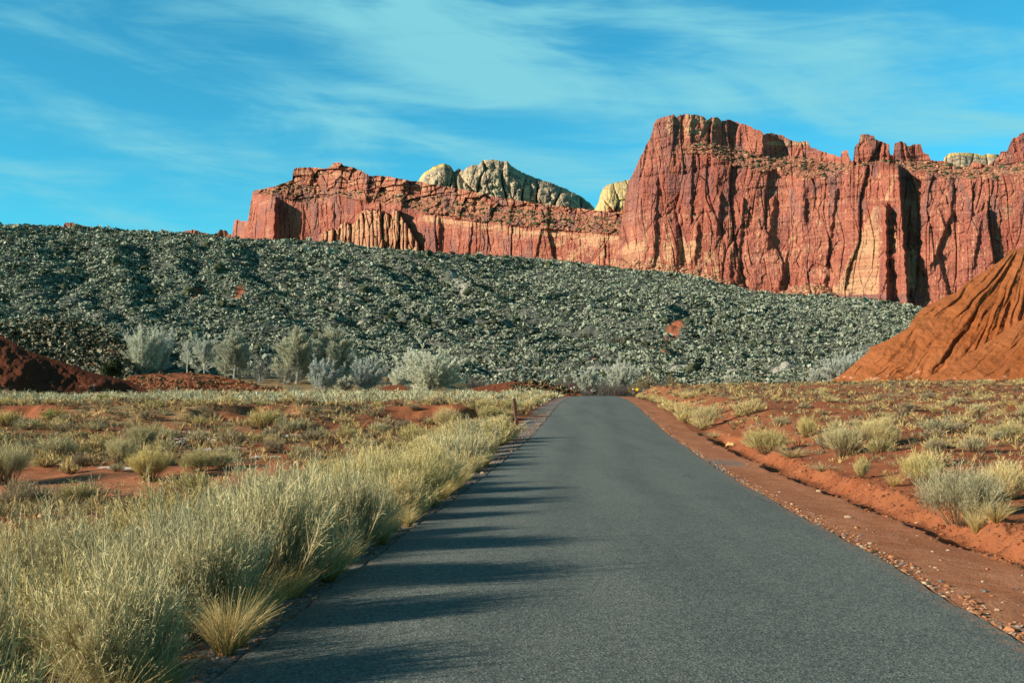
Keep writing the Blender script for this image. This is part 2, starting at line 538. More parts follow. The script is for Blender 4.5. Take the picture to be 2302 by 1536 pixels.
def ground_full(X, Y):
    """Height of the ground, and its masks (straw, gravel, salt)."""
    X, Y = np.broadcast_arrays(np.asarray(X, float), np.asarray(Y, float))
    u = X - road_x(Y)
    rz = road_z(Y)
    rel = fbm(X / 9, Y / 9, 4, 5) * .16 + fbm(X / 1.7, Y / 1.7, 4, 31) * .05 + fbm(X / .35, Y / .35, 2, 61) * .014 * np.exp(-Y / 60)
    # side with the post
    yb = 60 + 5 * perlin(X / 14, .3, 4) + 2.5 * perlin(X / 4, 1.3, 8) + 1.2 * perlin(X / 1.3, 2.2, 9)
    zl = itp(Y, ((-30, -.4), (7, -.45), (15, -.7), (25, -.85), (33, -.8), (42, -.45), (52, -.22), (62, -.08), (75, -.12), (100, -.08), (150, .08), (200, 1.5), (240, 3.2), (300, 4.2), (600, 6)))
    bank = sstep(-1.6, 1.8, Y - yb)
    gap = sstep(.25, -.15, perlin(X / 11 + 7, .7, 77) - .12)
    zl = zl + .80 * (bank * (.35 + .65 * gap) + (1 - gap) * .65 * sstep(-14, 8, Y - yb))
    zl = zl - .25 * np.exp(-((Y - 31 - .12 * (X + 12)) / 4.5) ** 2) * sstep(-6, -10, X)
    tl = sstep(2.7, 7.5, -u)
    shoulder_l = rz - .015 - .10 * sstep(0, 1.6, -u - HALF)
    zleft = shoulder_l * (1 - tl) + (zl + rel * (1 + .6 * sstep(40, 70, Y))) * tl
    # side with the ditch
    e = u - HALF - edge_wob(Y, 1)
    wob = .16 * perlin(Y * .55, 5.5) + .08 * perlin(Y * 1.9, 6.1)
    dd = sstep(60, 36, Y)                       # the ditch peters out
    q = e - wob * sstep(.4, 1.4, e)
    prof = -.025 * sstep(0, .1, q) - .03 * sstep(.1, 1.15, q) - .16 * dd * sstep(1.38, 1.52, q) - .03 * sstep(1.5, 2.0, q)
    lump = fbm(X / .34, Y / .34, 4, 88, .6) * .085
    prof = prof + dd * (.29 + .1 * perlin(Y * .4, 7.7)) * sstep(2.05, 2.5, q + .12 * perlin(Y * 1.4, 4.4)) + lump * np.exp(-((q - 2.3) / .3) ** 2) * dd
    zr2 = itp(Y, ((-30, .0), (7, .0), (12, .08), (20, .12), (30, .28), (45, .5), (60, .85), (90, 1.35), (125, 1.75), (150, 1.8), (200, 1.2), (300, 2.5), (600, 6)))
    zr2 = zr2 + .020 * np.clip(u - 6, 0, 80) * sstep(20, 110, Y)
    tr = sstep(2.2, 5.5, q)
    zright = (rz + prof) * (1 - tr) + (zr2 + rel * 1.25) * tr
    hx, hy = 8.55, 43.0
    hole = np.exp(-((X - hx) / .6) ** 2 - ((Y - hy) / 1.6) ** 2)
    zright = zright - .55 * sstep(.25, .75, hole + .25 * perlin(X * 2.2, Y * 2.2, 51))
    for gy in (25.2, 27.5):                   # washed-out cuts across the shoulder
        zright = zright - .06 * np.exp(-((Y - gy - .35 * np.sin(e * 1.7)) / .16) ** 2) * sstep(.1, .4, e) * sstep(2.2, 1.4, e)
    z = np.where(u < 0, zleft, zright)
    under = (np.abs(u) < HALF + .02 + np.where(u > 0, edge_wob(Y, 1), edge_wob(Y, 0) * 1.0))
    z = np.where(under, rz - .07, z)
    far = sstep(140, 200, Y) * (1 - sstep(12, 34, np.abs(u)))
    z = z * (1 - far) + np.minimum(z, rz - .25 + rel) * far
    # masks
    cover = .54 + .30 * fbm(X / 12, Y / 7, 4, 15) + .18 * fbm(X / 2, Y / 1.6, 3, 25)
    cover = cover + .30 * sstep(68, 84, Y) * (u < 0) - .9 * np.exp(-((Y - yb) / 3.2) ** 2) * (u < 0) * gap
    cover = np.where(u > 0, cover - .26 + .16 * sstep(40, 100, Y), cover)
    cover = cover * np.where(u > 0, sstep(2.4, 4.2, q), sstep(1.0, 2.0, -u - HALF))
    cover = cover - 1.0 * np.exp(-((Y - 31 - .12 * (X + 12)) / 4.8) ** 4) * sstep(-5, -9, X)
    grav = np.where(u < 0, sstep(2.0, .9, -u - HALF) * (.62 + .35 * perlin(Y * .15, 2)) * sstep(-.02, .12, -u - HALF), 0)
    grav = grav + .6 * (u < 0) * sstep(.45, .15, -u - HALF)
    grav = grav + (u > 0) * (.55 * np.exp(-((Y - 30.5) / 3.2) ** 2) * sstep(1.5, .8, q) + .42 * sstep(.28, .05, q))
    salt = np.zeros_like(X)
    for sx, sy, r, k in ((-12.6, 47.5, 2.2, .9), (-10.4, 49.0, 1.6, .8), (-11.2, 41.0, 2.0, .75), (-12.6, 35.5, 1.1, .8), (-8.7, 38.8, 1.0, .7), (10.2, 47, 1.1, .6), (-14.5, 51, 1.4, .6)):
        salt = np.maximum(salt, k * np.exp(-((X - sx) / r) ** 2 - ((Y - sy) / (r * .55)) ** 2))
    silt = (u > 0) * sstep(1.9, 1.1, q) * (.75 + .5 * fbm(X / .8, Y / 3.5, 3, 91)) + (u < 0) * sstep(-HALF - 1.2, -HALF - .1, u) * .1 + .8 * np.exp(-((Y - 31 - .12 * (X + 12)) / 4.5) ** 4) * sstep(-5, -9, X)
    ground_full.silt = np.clip(np.stack([silt, silt, silt], -1), 0, 1)
    return z, np.stack([np.clip(cover, 0, 1), np.clip(grav, 0, 1), salt], -1)


def gz(X, Y):
    return ground_full(X, Y)[0]


def hit(x, y, lo=5.0, hi=240.0):
    """Where the sight line through a photo pixel first meets the ground."""
    Y = np.geomspace(lo, hi, 1500)
    X = (x - CX) / F * Y
    p = CY - F * (gz(X, Y) - EYE) / Y
    k = np.nonzero(p <= y)[0]
    i = k[0] if len(k) else np.argmin(np.abs(p - y))
    return float(X[i]), float(Y[i]), float(gz(X[i:i + 1], Y[i:i + 1])[0])


def build_ground():
    rows = np.concatenate([np.linspace(-25, 4.8, 18), np.geomspace(5.0, 260, 640), np.geomspace(275, 6000, 30)])
    s = np.linspace(-1, 1, 900)
    s = np.sign(s) * (.8 * np.abs(s) + .2 * np.abs(s) ** 3)
    Y = rows[:, None]
    X = s[None] * (9 + .66 * np.clip(Y, 0, None))
    Yb = np.broadcast_to(Y, X.shape)
    z, mk = ground_full(X, Yb)
    me = raw_mesh('ground', np.stack([X, Yb, z], -1).reshape(-1, 3), grid_faces(*X.shape), M_GROUND, {'mask': mk, 'silt': ground_full.silt}, True)
    link('ground', me, kind='structure', label='red desert soil plain with patches of straw coloured dry grass', category='ground')
    # the asphalt sheet with its broken edges
    rows = np.concatenate([np.linspace(-25, 4, 40), np.geomspace(4.2, 215, 900)])
    lat = np.concatenate([[-1.0, -1.0], np.linspace(-1, 1, 41), [1.0, 1.0]])
    Y = rows[:, None] + 0 * lat[None]
    el, er = HALF + edge_wob(rows, 0), HALF + edge_wob(rows, 1)
    u = np.where(lat[None] < 0, lat[None] * el[:, None], lat[None] * er[:, None])
    z = road_z(Y) + .045 * (1 - (np.clip(np.abs(lat), 0, 1) ** 2)[None]) + .004 * perlin(u / 1.2, Y / 3.1, 3) + .004
    u[:, 0] -= .05
    u[:, -1] += .05
    z[:, 0] -= .10
    z[:, -1] -= .10
    dust = np.maximum(sstep(.30, 0, el[:, None] + u) * .45 * (u < 0), sstep(.55, 0, er[:, None] - u) * .5 * (u > 0))
    wheel = np.exp(-((np.abs(u + .15) - .82) / .34) ** 2) * (.6 + .5 * perlin(Y / 9, u / 2, 15))
    mk = np.stack([dust, np.clip(wheel, 0, 1), 0 * dust], -1)
    me = raw_mesh('road', np.stack([road_x(Y) + u, Y, z], -1).reshape(-1, 3), grid_faces(*Y.shape), M_ROAD, {'mask': mk}, True)
    link('road', me, kind='structure', label='worn grey asphalt road running straight to a low crest', category='road')


build_ground()

# ------------------------------------------------------------------ the grey hillside
CREST = ((-500, 500), (-100, 503), (0, 504), (60, 507), (200, 512), (345, 521), (480, 531), (560, 537), (700, 541), (800, 550), (900, 562), (1000, 570), (1150, 577), (1290, 589),
         (1370, 600), (1470, 610), (1560, 622), (1620, 638), (1660, 648), (1700, 656), (1780, 663), (1880, 668), (1960, 674), (2030, 684), (2080, 692), (2300, 705), (2900, 720))
CREST_Y = ((-500, 400), (0, 410), (500, 430), (900, 450), (1050, 500), (1200, 590), (1500, 640), (2000, 660), (2900, 660))
BREAK = ((-500, 530), (0, 535), (500, 560), (900, 588), (1020, 612), (1150, 640), (1300, 650), (1500, 655), (1700, 690), (1850, 720), (2000, 745), (2300, 780), (2900, 790))
BREAK_Y = ((-500, 385), (0, 392), (500, 405), (900, 415), (1100, 410), (1400, 415), (2000, 440), (2900, 450))


def hill_depth(x, y):
    yc, yb = itp(x, CREST), itp(x, BREAK)
    dc, db = itp(x, CREST_Y), itp(x, BREAK_Y)
    yf, df = 872.0, 232.0
    a = np.clip((yf - y) / (yf - yb), 0, 1)
    b = np.clip((yb - y) / np.maximum(yb - yc, 1), 0, 1)
    return df + (db - df) * a ** 1.12 + (dc - db) * b ** .9


def hill_relief(X, Y, x, y):
    warp = 14 * perlin(X / 60, Y / 60, 21)
    gul = .9 - ridged((X + warp + .55 * (Y - 300)) / 26, Y / 150, 2, 41)
    g2 = .9 - ridged((X + warp * .6 - .3 * (Y - 300)) / 9, Y / 45, 2, 47)
    am = sstep(872, 820, y) * (1 - .75 * sstep(20, -25, y - itp(x, BREAK)))
    r = 2.3 * gul * am + .9 * g2 * am + fbm(X / 7, Y / 7, 3, 44) * .40 + fbm(X / 1.9, Y / 1.9, 2, 45) * .20
    return r * sstep(0, 14, y - itp(x, CREST)) + (fbm(X / 15, Y / 15, 3, 46) * .5) * (1 - sstep(0, 14, y - itp(x, CREST)))


def hill_point(x, y):
    Y = hill_depth(x, y)
    P = W(x, y, Y)
    P[..., 2] += hill_relief(P[..., 0], P[..., 1], x, y)
    return P


PATCH_RED = ((445, 662, 17, 22, 1), (538, 672, 16, 12, .9), (245, 652, 12, 10, .7), (1515, 748, 26, 24, .9), (1480, 795, 40, 16, .8), (1350, 812, 40, 12, .75), (600, 810, 30, 30, .4), (1060, 766, 14, 8, .5), (420, 740, 40, 60, .3), (1180, 820, 30, 10, .5), (1690, 860, 80, 12, .5))
PATCH_PALE = ((1022, 628, 14, 22, 1), (1040, 660, 20, 22, .7), (690, 625, 6, 20, .7), (765, 640, 10, 22, .7), (1200, 622, 90, 12, .6), (1360, 630, 160, 12, .55), (1800, 720, 50, 8, .6), (1890, 742, 60, 8, .5), (1735, 790, 22, 8, .8), (120, 640, 60, 8, .3), (1920, 700, 90, 10, .4))
TRAIL = ((560, 757), (640, 746), (720, 742), (760, 730), (850, 722), (960, 725), (1080, 733), (1180, 748), (1240, 752), (1330, 752))
TRAIL_B = ((1360, 762), (1410, 768), (1450, 778), (1490, 792), (1530, 808))


def build_hill():
    x = np.linspace(-420, 2720, 1350)
    t = np.linspace(0, 1, 330)
    yc = itp(x, CREST)
    y = 880 + (yc[None] - 880) * t[:, None]
    xx = np.broadcast_to(x[None], y.shape)
    P = hill_point(xx, y)
    P[0, :, 2] -= 6
    red = np.zeros(y.shape)
    pale = np.zeros(y.shape)
    for px, py, a, b, k in PATCH_RED:
        red = np.maximum(red, k * np.exp(-((xx - px + .45 * (y - py)) / a) ** 2 - ((y - py) / b) ** 2))
    for px, py, a, b, k in PATCH_PALE:
        pale = np.maximum(pale, k * np.exp(-((xx - px - .25 * (y - py)) / a) ** 2 - ((y - py) / b) ** 2))
    road = np.exp(-((y - 832 - .004 * (xx - 1040) - 2 * perlin(xx / 90, .4)) / 2.2) ** 2) * sstep(1020, 1070, xx) * .8
    pale = np.maximum(pale, road)
    pale = np.maximum(pale, .9 * np.exp(-((y - itp(xx, TRAIL) + 2.5) / 2.0) ** 2) * sstep(590, 640, xx) * sstep(1340, 1300, xx) * (.6 + .5 * perlin(xx / 30, 7.7)))
    red = np.maximum(red, .75 * np.exp(-((y - 845) / 7) ** 2) * sstep(1030, 1080, xx) * (.6 + .6 * perlin(xx / 60, 2.2)))
    dark = np.exp(-((y - itp(xx, TRAIL) - 3) / 2.3) ** 2) * sstep(590, 640, xx) * sstep(1340, 1300, xx)
    dark = np.maximum(dark, .8 * np.exp(-((y - itp(xx, TRAIL_B) - 2) / 2.6) ** 2) * sstep(1360, 1400, xx) * sstep(1530, 1500, xx))
    # the plateau behind the crest
    back = []
    last = P[-1]
    for d, dz in ((6, -.1), (25, -.6), (80, -2), (200, -4), (420, -6), (900, -10), (2200, -40)):
        k = (last[:, 1] + d) / last[:, 1]
        back.append(np.stack([last[:, 0] * k, last[:, 1] + d, last[:, 2] + dz], -1))
    V = np.concatenate([P, np.stack(back)], 0)
    mk = np.stack([red, pale, dark], -1)
    mk = np.concatenate([mk, np.repeat(mk[-1:], len(back), 0)], 0)
    me = raw_mesh('hillside', V.reshape(-1, 3), grid_faces(*V.shape[:2]), M_HILL, {'mask': mk}, True)
    link('hill', me, kind='structure', label='long grey green scrub covered hillside below the red cliffs', category='hillside')


build_hill()

# ------------------------------------------------------------------ cliffs


def rock_relief(a, b, seed, sc=1.0):
    """Outward relief of a jointed sandstone wall; a along the wall, b up, in metres."""
    wa = a + 3.0 * sc * perlin(b / (30 * sc), a / (40 * sc), seed + 90)
    r = 6.5 * sc * perlin(a / (75 * sc), b / (300 * sc), seed) + 2.6 * sc * perlin(wa / (21 * sc), b / (190 * sc), seed + 1)
    for ca, cb, am, ti, k in ((23, 90, 2.3, 2.4, 2), (9.5, 40, .95, 1.1, 5), (3.6, 9, .5, .5, 8)):
        h1, h2, h3, dx, dy, ed = cells(wa / (ca * sc), (b + 11 * perlin(a / (25 * sc), b / (60 * sc), seed + 33) * sc) / (cb * sc), seed + k * 7)
        r = r + sc * (am * (h1 * 2 - 1) + ti * (h2 * 2 - 1) * dx + ti * .6 * (h3 - .5) * dy - am * .45 * np.exp(-(ed / .045) ** 2) * (.3 + h1))
    n = perlin(wa / (11 * sc), b / (130 * sc), seed + 4)
    r = r + .55 * sc * (ledges(a, b, seed + 12, 7.5 * sc) + .6 * ledges(a, b, seed + 14, 2.6 * sc)) - 1.5 * sc * np.exp(-(n / .03) ** 2) * (.4 + .6 * sstep(-.2, .3, perlin(a / (30 * sc), b / (40 * sc), seed + 6)))
    k1, k2, k3, e1, e2, e3 = cells(a / (6 * sc) + 50, b / (5 * sc), seed + 41)
    r = r + sc * .55 * (k1 - .5) * sstep(.0, .4, perlin(a / (40 * sc), b / (22 * sc), seed + 43) + .15)
    r = r + fbm(a / (4 * sc), b / (5 * sc), 4, seed + 5) * .42 * sc
    return r


def ledges(a, b, seed, step):
    q = b / step + .5 * perlin(a / 22, b / 30, seed)
    f = q - np.floor(q)
    return (hsh(np.floor(q), np.floor(q) * 0, seed) * .7 + .3) * sstep(0, .25, f) + np.floor(q) * 0 - f * .6


def cliff_sheet(name, sky_pts, y_low, depth_fn, mask_fn, mat, ncol, nrow, x0, x1, back=((12, .0), (30, -3), (90, -14), (160, -60)), rough_top=2.0, **props):
    x = np.linspace(x0, x1, ncol)
    top = itp(x, sky_pts) + rough_top * fbm(x / 9.0, x * 0 + 3.7, 3, 61)
    t = np.linspace(0, 1, nrow)
    yl = y_low(x) if callable(y_low) else np.full(ncol, float(y_low))
    y = yl[None] + (top - yl)[None] * t[:, None]
    xx = np.broadcast_to(x[None], y.shape)
    Y = depth_fn(xx, y)
    P = W(xx, y, Y)
    mk = mask_fn(xx, y)
    rows, mrows = [P], [mk]
    last = P[-1]
    for d, dz in back:
        k = (last[:, 1] + d) / last[:, 1]
        q = np.stack([last[:, 0] * k, last[:, 1] + d, last[:, 2] + dz], -1)
        rows.append(q[None])
        mrows.append(mk[-1:])
    V, Mk = np.concatenate(rows), np.concatenate(mrows)
    me = raw_mesh(name, V.reshape(-1, 3), grid_faces(*V.shape[:2]), mat, {'mask': np.clip(Mk, 0, 1)}, False)
    o = link(name, me, **props)
    return o, P, mk


def ridge(xx, y, xt, yt, xb, yb, wl, wr, amp):
    """A buttress whose crest runs from (xt,yt) down to (xb,yb); wl and wr are the widths of its flanks in photo pixels."""
    c = xt + (xb - xt) * (y - yt) / (yb - yt)
    d = xx - c + 3 * perlin(y / 14, xx * 0 + xt, 5)
    p = np.where(d < 0, np.exp(-np.abs(d / wl) ** 1.3), np.exp(-(d / wr) ** 2))
    return amp * p * sstep(yt - 8, yt + 12, y) * sstep(yb + 14, yb - 8, y)


A_SKY = ((1340, 640), (1376, 598), (1385, 570), (1400, 482), (1412, 410), (1420, 395), (1436, 360), (1447, 340), (1452, 325), (1462, 310), (1467, 295), (1470, 277), (1478, 266), (1500, 261), (1515, 257), (1521, 264),
         (1530, 257), (1550, 256), (1580, 260), (1589, 270), (1600, 264), (1615, 263), (1622, 271), (1640, 268), (1650, 272), (1690, 285), (1692, 290), (1710, 292), (1718, 303), (1724, 299), (1735, 299), (1760, 305), (1780, 316),
         (1788, 318), (1815, 318), (1824, 332), (1850, 340), (1880, 350), (1890, 352), (1893, 338), (1905, 338), (1908, 350), (1914, 362), (1918, 362), (1921, 332), (1926, 324), (1931, 322), (1934, 303), (1945, 300), (1965, 305), (1967, 312),
         (1988, 320), (1999, 324), (2000, 345), (2008, 349), (2011, 322), (2025, 317), (2036, 322), (2040, 329), (2054, 325), (2070, 323), (2074, 340), (2088, 348), (2093, 360), (2125, 362), (2150, 372), (2180, 375), (2185, 364), (2205, 366), (2222, 372), (2245, 352), (2250, 341), (2262, 340),
         (2272, 320), (2276, 311), (2288, 308), (2294, 300), (2302, 296), (2330, 280), (2400, 270), (2480, 290), (2600, 300), (2800, 310))
A_RIM = ((1340, 300), (1450, 335), (1520, 345), (1600, 352), (1650, 372), (1700, 380), (1800, 398), (1860, 404), (1890, 385), (1915, 374), (1990, 368), (2025, 372), (2060, 386), (2120, 396), (2200, 404), (2240, 398), (2302, 392), (2500, 380), (2800, 380))
A_CAP = ((1340, 280), (1450, 320), (1500, 322), (1560, 322), (1590, 318), (1640, 330), (1700, 345), (1720, 350), (1800, 352), (1880, 366), (1910, 368), (1990, 360), (2080, 362), (2200, 378), (2250, 372), (2302, 365), (2800, 350))
A_WALL = ((1300, 990), (1376, 905), (1400, 868), (1440, 840), (1480, 828), (1600, 812), (1760, 800), (2000, 768), (2302, 726), (2500, 700), (2800, 670))
A_TALUS = ((1340, 600), (1376, 592), (1420, 582), (1500, 590), (1560, 605), (1620, 622), (1700, 650), (1750, 655), (1780, 642), (1820, 634), (1860, 642), (1885, 668), (1950, 690), (2300, 720), (2800, 740))
A_RIDGES = [(2018, 372, 2040, 690, 46, 5, 17), (1990, 455, 1992, 690, 70, 7, 11), (2036, 560, 2058, 690, 20, 6, 8), (1555, 345, 1550, 500, 26, 4, 6), (1476, 400, 1468, 600, 22, 4, 6), (1620, 430, 1610, 520, 24, 5, 6), (1806, 415, 1806, 500, 30, 6, 6),
            (1740, 440, 1722, 560, 26, 5, 5), (1670, 440, 1655, 640, 24, 4, 5), (1880, 420, 1850, 640, 30, 5, 5), (2140, 470, 2090, 600, 30, 5, 6), (2210, 450, 2185, 600, 40, 5, 5), (1522, 500, 1520, 590, 16, 6, 7), (1568, 500, 1560, 590, 16, 5, 6), (2100, 560, 2140, 700, 30, 5, 6),
            (1512, 262, 1512, 318, 22, 4, 5), (1552, 262, 1552, 318, 20, 4, 5), (1590, 262, 1588, 318, 20, 4, 5), (1660, 285, 1655, 330, 30, 8, 5), (1715, 298, 1712, 345, 40, 5, 9), (2110, 470, 2125, 520, 26, 5, 5), (1640, 560, 1640, 650, 20, 5, 5), (1770, 560, 1750, 650, 26, 5, 5)]


def a_slope(xx, y):
    rim, cap = itp(xx, A_RIM), itp(xx, A_CAP)
    k = sstep(3, -4, y - rim - 9 * fbm(xx / 24, xx * 0 + 5.5, 3, 9)) * sstep(-4, 3, y - cap)
    return k * sstep(1560, 1640, xx + 60 * (y < 345))


def a_depth(xx, y):
    wall = itp(xx, A_WALL)
    b = EYE + (CY - y) / F * wall
    a = (xx - CX) / F * wall * 1.15
    rim, cap, tal = itp(xx, A_RIM), itp(xx, A_CAP), itp(xx, A_TALUS)
    m = .32
    Y = wall + .10 * m * np.clip(650 - y, 0, 400)
    back = np.clip(rim - y, 0, None) - np.clip(cap - y, 0, None)
    Y = Y + back * m * 1.5 * sstep(1540, 1640, xx) + back * m * .35
    sl = a_slope(xx, y)
    rel = rock_relief(a, b, 100, 1.0)
    Y = Y - rel * (1 - .55 * sl)
    Y = Y - sl * (ledges(a, b, 7, 4.0) * 2.2 + fbm(a / 5, b / 3, 4, 71) * 1.6)
    upper = sstep(480, 400, y)
    Y = Y - upper * (1 - sl) * ledges(a, b, 17, 9.0) * 1.3
    for r in A_RIDGES:
        Y = Y - ridge(xx, y, *r) * (1 if r[6] > 10 else .55)
    t = np.clip(y - tal - 6 * perlin(xx / 25, y / 50, 14), 0, None)
    Y = Y - t * m * 1.35 + (fbm(a / 4, b / 4, 4, 55) * 1.7 - .4) * sstep(0, 8, t)
    return Y


def a_mask(xx, y):
    pale = np.zeros(xx.shape)
    tri = sstep(8, -8, np.abs(xx - (1948 + .24 * (560 - y) + 0)) - (4 + .24 * np.clip(y - 455, 0, 300))) * sstep(452, 470, y) * sstep(672, 655, y)
    pale = np.maximum(pale, tri * (.95 - .35 * sstep(1960, 2000, xx)))
    pale = np.maximum(pale, .85 * np.exp(-((xx - 2050) / 13) ** 2) * sstep(545, 575, y) * sstep(665, 640, y))
    pale = np.maximum(pale, .7 * np.exp(-((xx - 2003 + .35 * (y - 420)) / 8) ** 2) * sstep(375, 400, y) * sstep(470, 440, y))
    low = sstep(490, 560, y) * sstep(1650, 1600, xx) * (.52 + .55 * fbm(xx / 14, y / 45, 3, 19))
    pale = np.maximum(pale, low)
    pale = np.maximum(pale, .75 * np.exp(-((xx - 2265) / 16) ** 2 - ((y - 478) / 28) ** 2))
    pale = np.maximum(pale, .85 * sstep(330, 290, y) * sstep(1470, 1500, xx) * sstep(1700, 1600, xx) * (.65 + .5 * perlin(xx / 20, y / 20, 3)))
    pale = np.maximum(pale, .8 * np.exp(-((y - 322) / 7) ** 2) * sstep(1715, 1730, xx) * sstep(1830, 1815, xx))
    pale = np.maximum(pale, .75 * np.exp(-((y - 386 - .03 * (xx - 2240)) / 7) ** 2) * sstep(2215, 2245, xx))
    tal = itp(xx, A_TALUS)
    tl = sstep(-2, 6, y - tal)
    pale = np.maximum(pale, tl * (.58 + .3 * perlin(xx / 12, y / 8, 9)))
    pale = np.maximum(pale, .9 * np.exp(-((xx - 1938) / 6) ** 2 - ((y - 309) / 9) ** 2))
    strk = .50 * sstep(.12, .42, perlin(xx / 4.5 + y / 160, y / 150, 37)) * sstep(400, 450, y) + .35 * sstep(.2, .5, perlin(xx / 11, y / 9, 38))
    pale = np.maximum(pale, strk)
    pale = np.maximum(pale, .62 * sstep(.15, .4, fbm(xx / 16, y / 7, 3, 39)) * sstep(1700, 1780, xx) * np.exp(-((y - 400) / 26) ** 2))
    sl = np.maximum(a_slope(xx, y), tl * .4)
    var = .62 * sstep(.0, .3, perlin(xx / 30, y / 90, 23)) * sstep(640, 440, y) + .45 * np.exp(-((y - 415) / 22) ** 2) * sstep(1640, 1720, xx) * (xx < 1880)  # varnish patches, plus recess shade painted as a dark band under the rim
    var = np.maximum(var, .8 * np.exp(-((y - 672) / 16) ** 2) * sstep(1840, 1880, xx) * sstep(2120, 2060, xx))
    var = np.maximum(var, .55 * sstep(1640, 1480, xx) * sstep(.0, .3, perlin(xx / 11, y / 80, 48) + .1) * sstep(560, 480, y))
    var = np.maximum(var, .7 * sstep(1480, 1420, xx) * (.5 + .5 * perlin(xx / 9, y / 70, 28)))
    return np.stack([pale, sl, var], -1)


def y_low_a(x):
    return np.full(len(x), 735.0)


oA, PA, MA = cliff_sheet('sandstone_cliff', A_SKY, y_low_a, a_depth, a_mask, M_CLIFF, 1050, 470, 1345, 2700, kind='structure', category='cliff',
                         label='tall red sandstone butte with a sheer fluted wall and knobby pinnacles on its rim')

B_SKY = ((505, 560), (515, 540), (522, 530), (525, 505), (530, 494), (538, 494), (541, 499), (545, 495), (556, 498), (560, 480), (568, 432), (572, 427), (590, 425), (620, 418), (640, 411), (657, 404), (659, 384), (663, 377), (690, 376), (735, 379), (744, 374), (748, 365),
         (765, 366), (775, 373), (792, 376), (815, 384), (830, 394), (870, 396), (905, 403), (945, 409), (980, 416), (1020, 422), (1060, 430), (1100, 440), (1200, 456), (1300, 468), (1380, 478), (1460, 490), (1600, 500))
B_RIM = ((500, 420), (560, 430), (590, 436), (640, 447), (700, 456), (725, 453), (760, 438), (800, 448), (850, 455), (900, 462), (950, 478), (1000, 488), (1100, 500), (1200, 512), (1300, 520), (1460, 530), (1600, 540))
B_CAP = ((500, 410), (560, 425), (600, 422), (660, 412), (700, 418), (740, 424), (790, 428), (830, 430), (900, 436), (960, 440), (1050, 452), (1150, 466), (1250, 478), (1330, 486), (1600, 500))
B_WALL = ((480, 1620), (520, 1540), (560, 1460), (620, 1405), (700, 1390), (800, 1345), (950, 1275), (1100, 1215), (1300, 1150), (1600, 1060))
CAST_SKY = ((700, 580), (716, 545), (724, 522), (735, 516), (760, 512), (770, 500), (776, 497), (785, 505), (798, 500), (808, 482), (815, 472), (830, 470), (850, 470), (868, 478), (878, 486), (884, 470), (895, 470), (905, 490), (915, 505), (928, 528), (940, 545), (948, 580))
B_RIDGES = [(618, 445, 614, 548, 26, 4, 22), (676, 450, 678, 545, 20, 5, 6), (600, 440, 590, 545, 18, 4, 8), (745, 455, 748, 500, 24, 3, 8), (985, 490, 985, 575, 60, 3, 9), (1060, 500, 1050, 585, 30, 3, 6), (1215, 515, 1200, 590, 40, 3, 6), (905, 410, 900, 470, 30, 5, 10), (825, 395, 822, 450, 30, 6, 16),
            (1000, 440, 1000, 480, 26, 5, 10), (1060, 440, 1058, 470, 20, 6, 12), (1150, 455, 1150, 490, 30, 5, 8), (1290, 470, 1290, 500, 30, 6, 8), (700, 382, 695, 415, 30, 5, 12), (1100, 455, 1100, 480, 18, 5, 8), (1230, 470, 1230, 500, 20, 5, 8)]


def b_slope(xx, y):
    rim, cap = itp(xx, B_RIM), itp(xx, B_CAP)
    return sstep(4, -4, y - rim) * sstep(-4, 4, y - cap)


def b_depth(xx, y):
    wall = itp(xx, B_WALL)
    b = EYE + (CY - y) / F * wall
    a = (xx - CX) / F * wall * 1.1
    rim, cap = itp(xx, B_RIM), itp(xx, B_CAP)
    m = .54
    sl = b_slope(xx, y)
    back = np.clip(rim - y, 0, None) - np.clip(cap - y, 0, None)
    Y = wall + .08 * m * np.clip(600 - y, 0, 300) + back * m * 1.7
    up = sstep(4, -4, y - cap)
    Y = Y - rock_relief(a, b, 300, 1.2) * (1 - .5 * sl)
    Y = Y - (sl * 3.6 + up * 4.0) * ledges(a, b, 27, 7.0) - sl * fbm(a / 7, b / 5, 4, 72) * 2.6
    h1, h2, h3, dx, dy, ed = cells(a / 15, b / 14, 333)
    g1, g2, g3, ex, ey, ed2 = cells(a / 34 + 9, b / 17, 335)
    Y = Y - (up + sl) * (8 * (h1 - .5) - 2.2 * np.exp(-(ed / .08) ** 2) + 13 * (g1 - .5) + 5 * (g2 - .5) * ex)
    for r in B_RIDGES:
        Y = Y - ridge(xx, y, *r) * (1 if r[0] == 618 else .6)
    # the pale castellated spur that stands out in front
    top = itp(xx, CAST_SKY) + 5 * fbm(xx / 7, xx * 0 + 1.1, 2, 12)
    inn = sstep(0, 3, y - top) * (xx > 700) * (xx < 950)
    h1, h2, h3, dx, dy, ed = cells((xx + 1.6 * perlin(y / 25, xx / 30, 17)) / 10.0, y / 70 + 3, 900)
    Y = Y - inn * (15 + 11 * (h1 - .4) - 11 * dx * dx + 5 * (h2 - .5) * dx - 5 * np.exp(-(ed / .08) ** 2) + .10 * (y - top))
    return Y


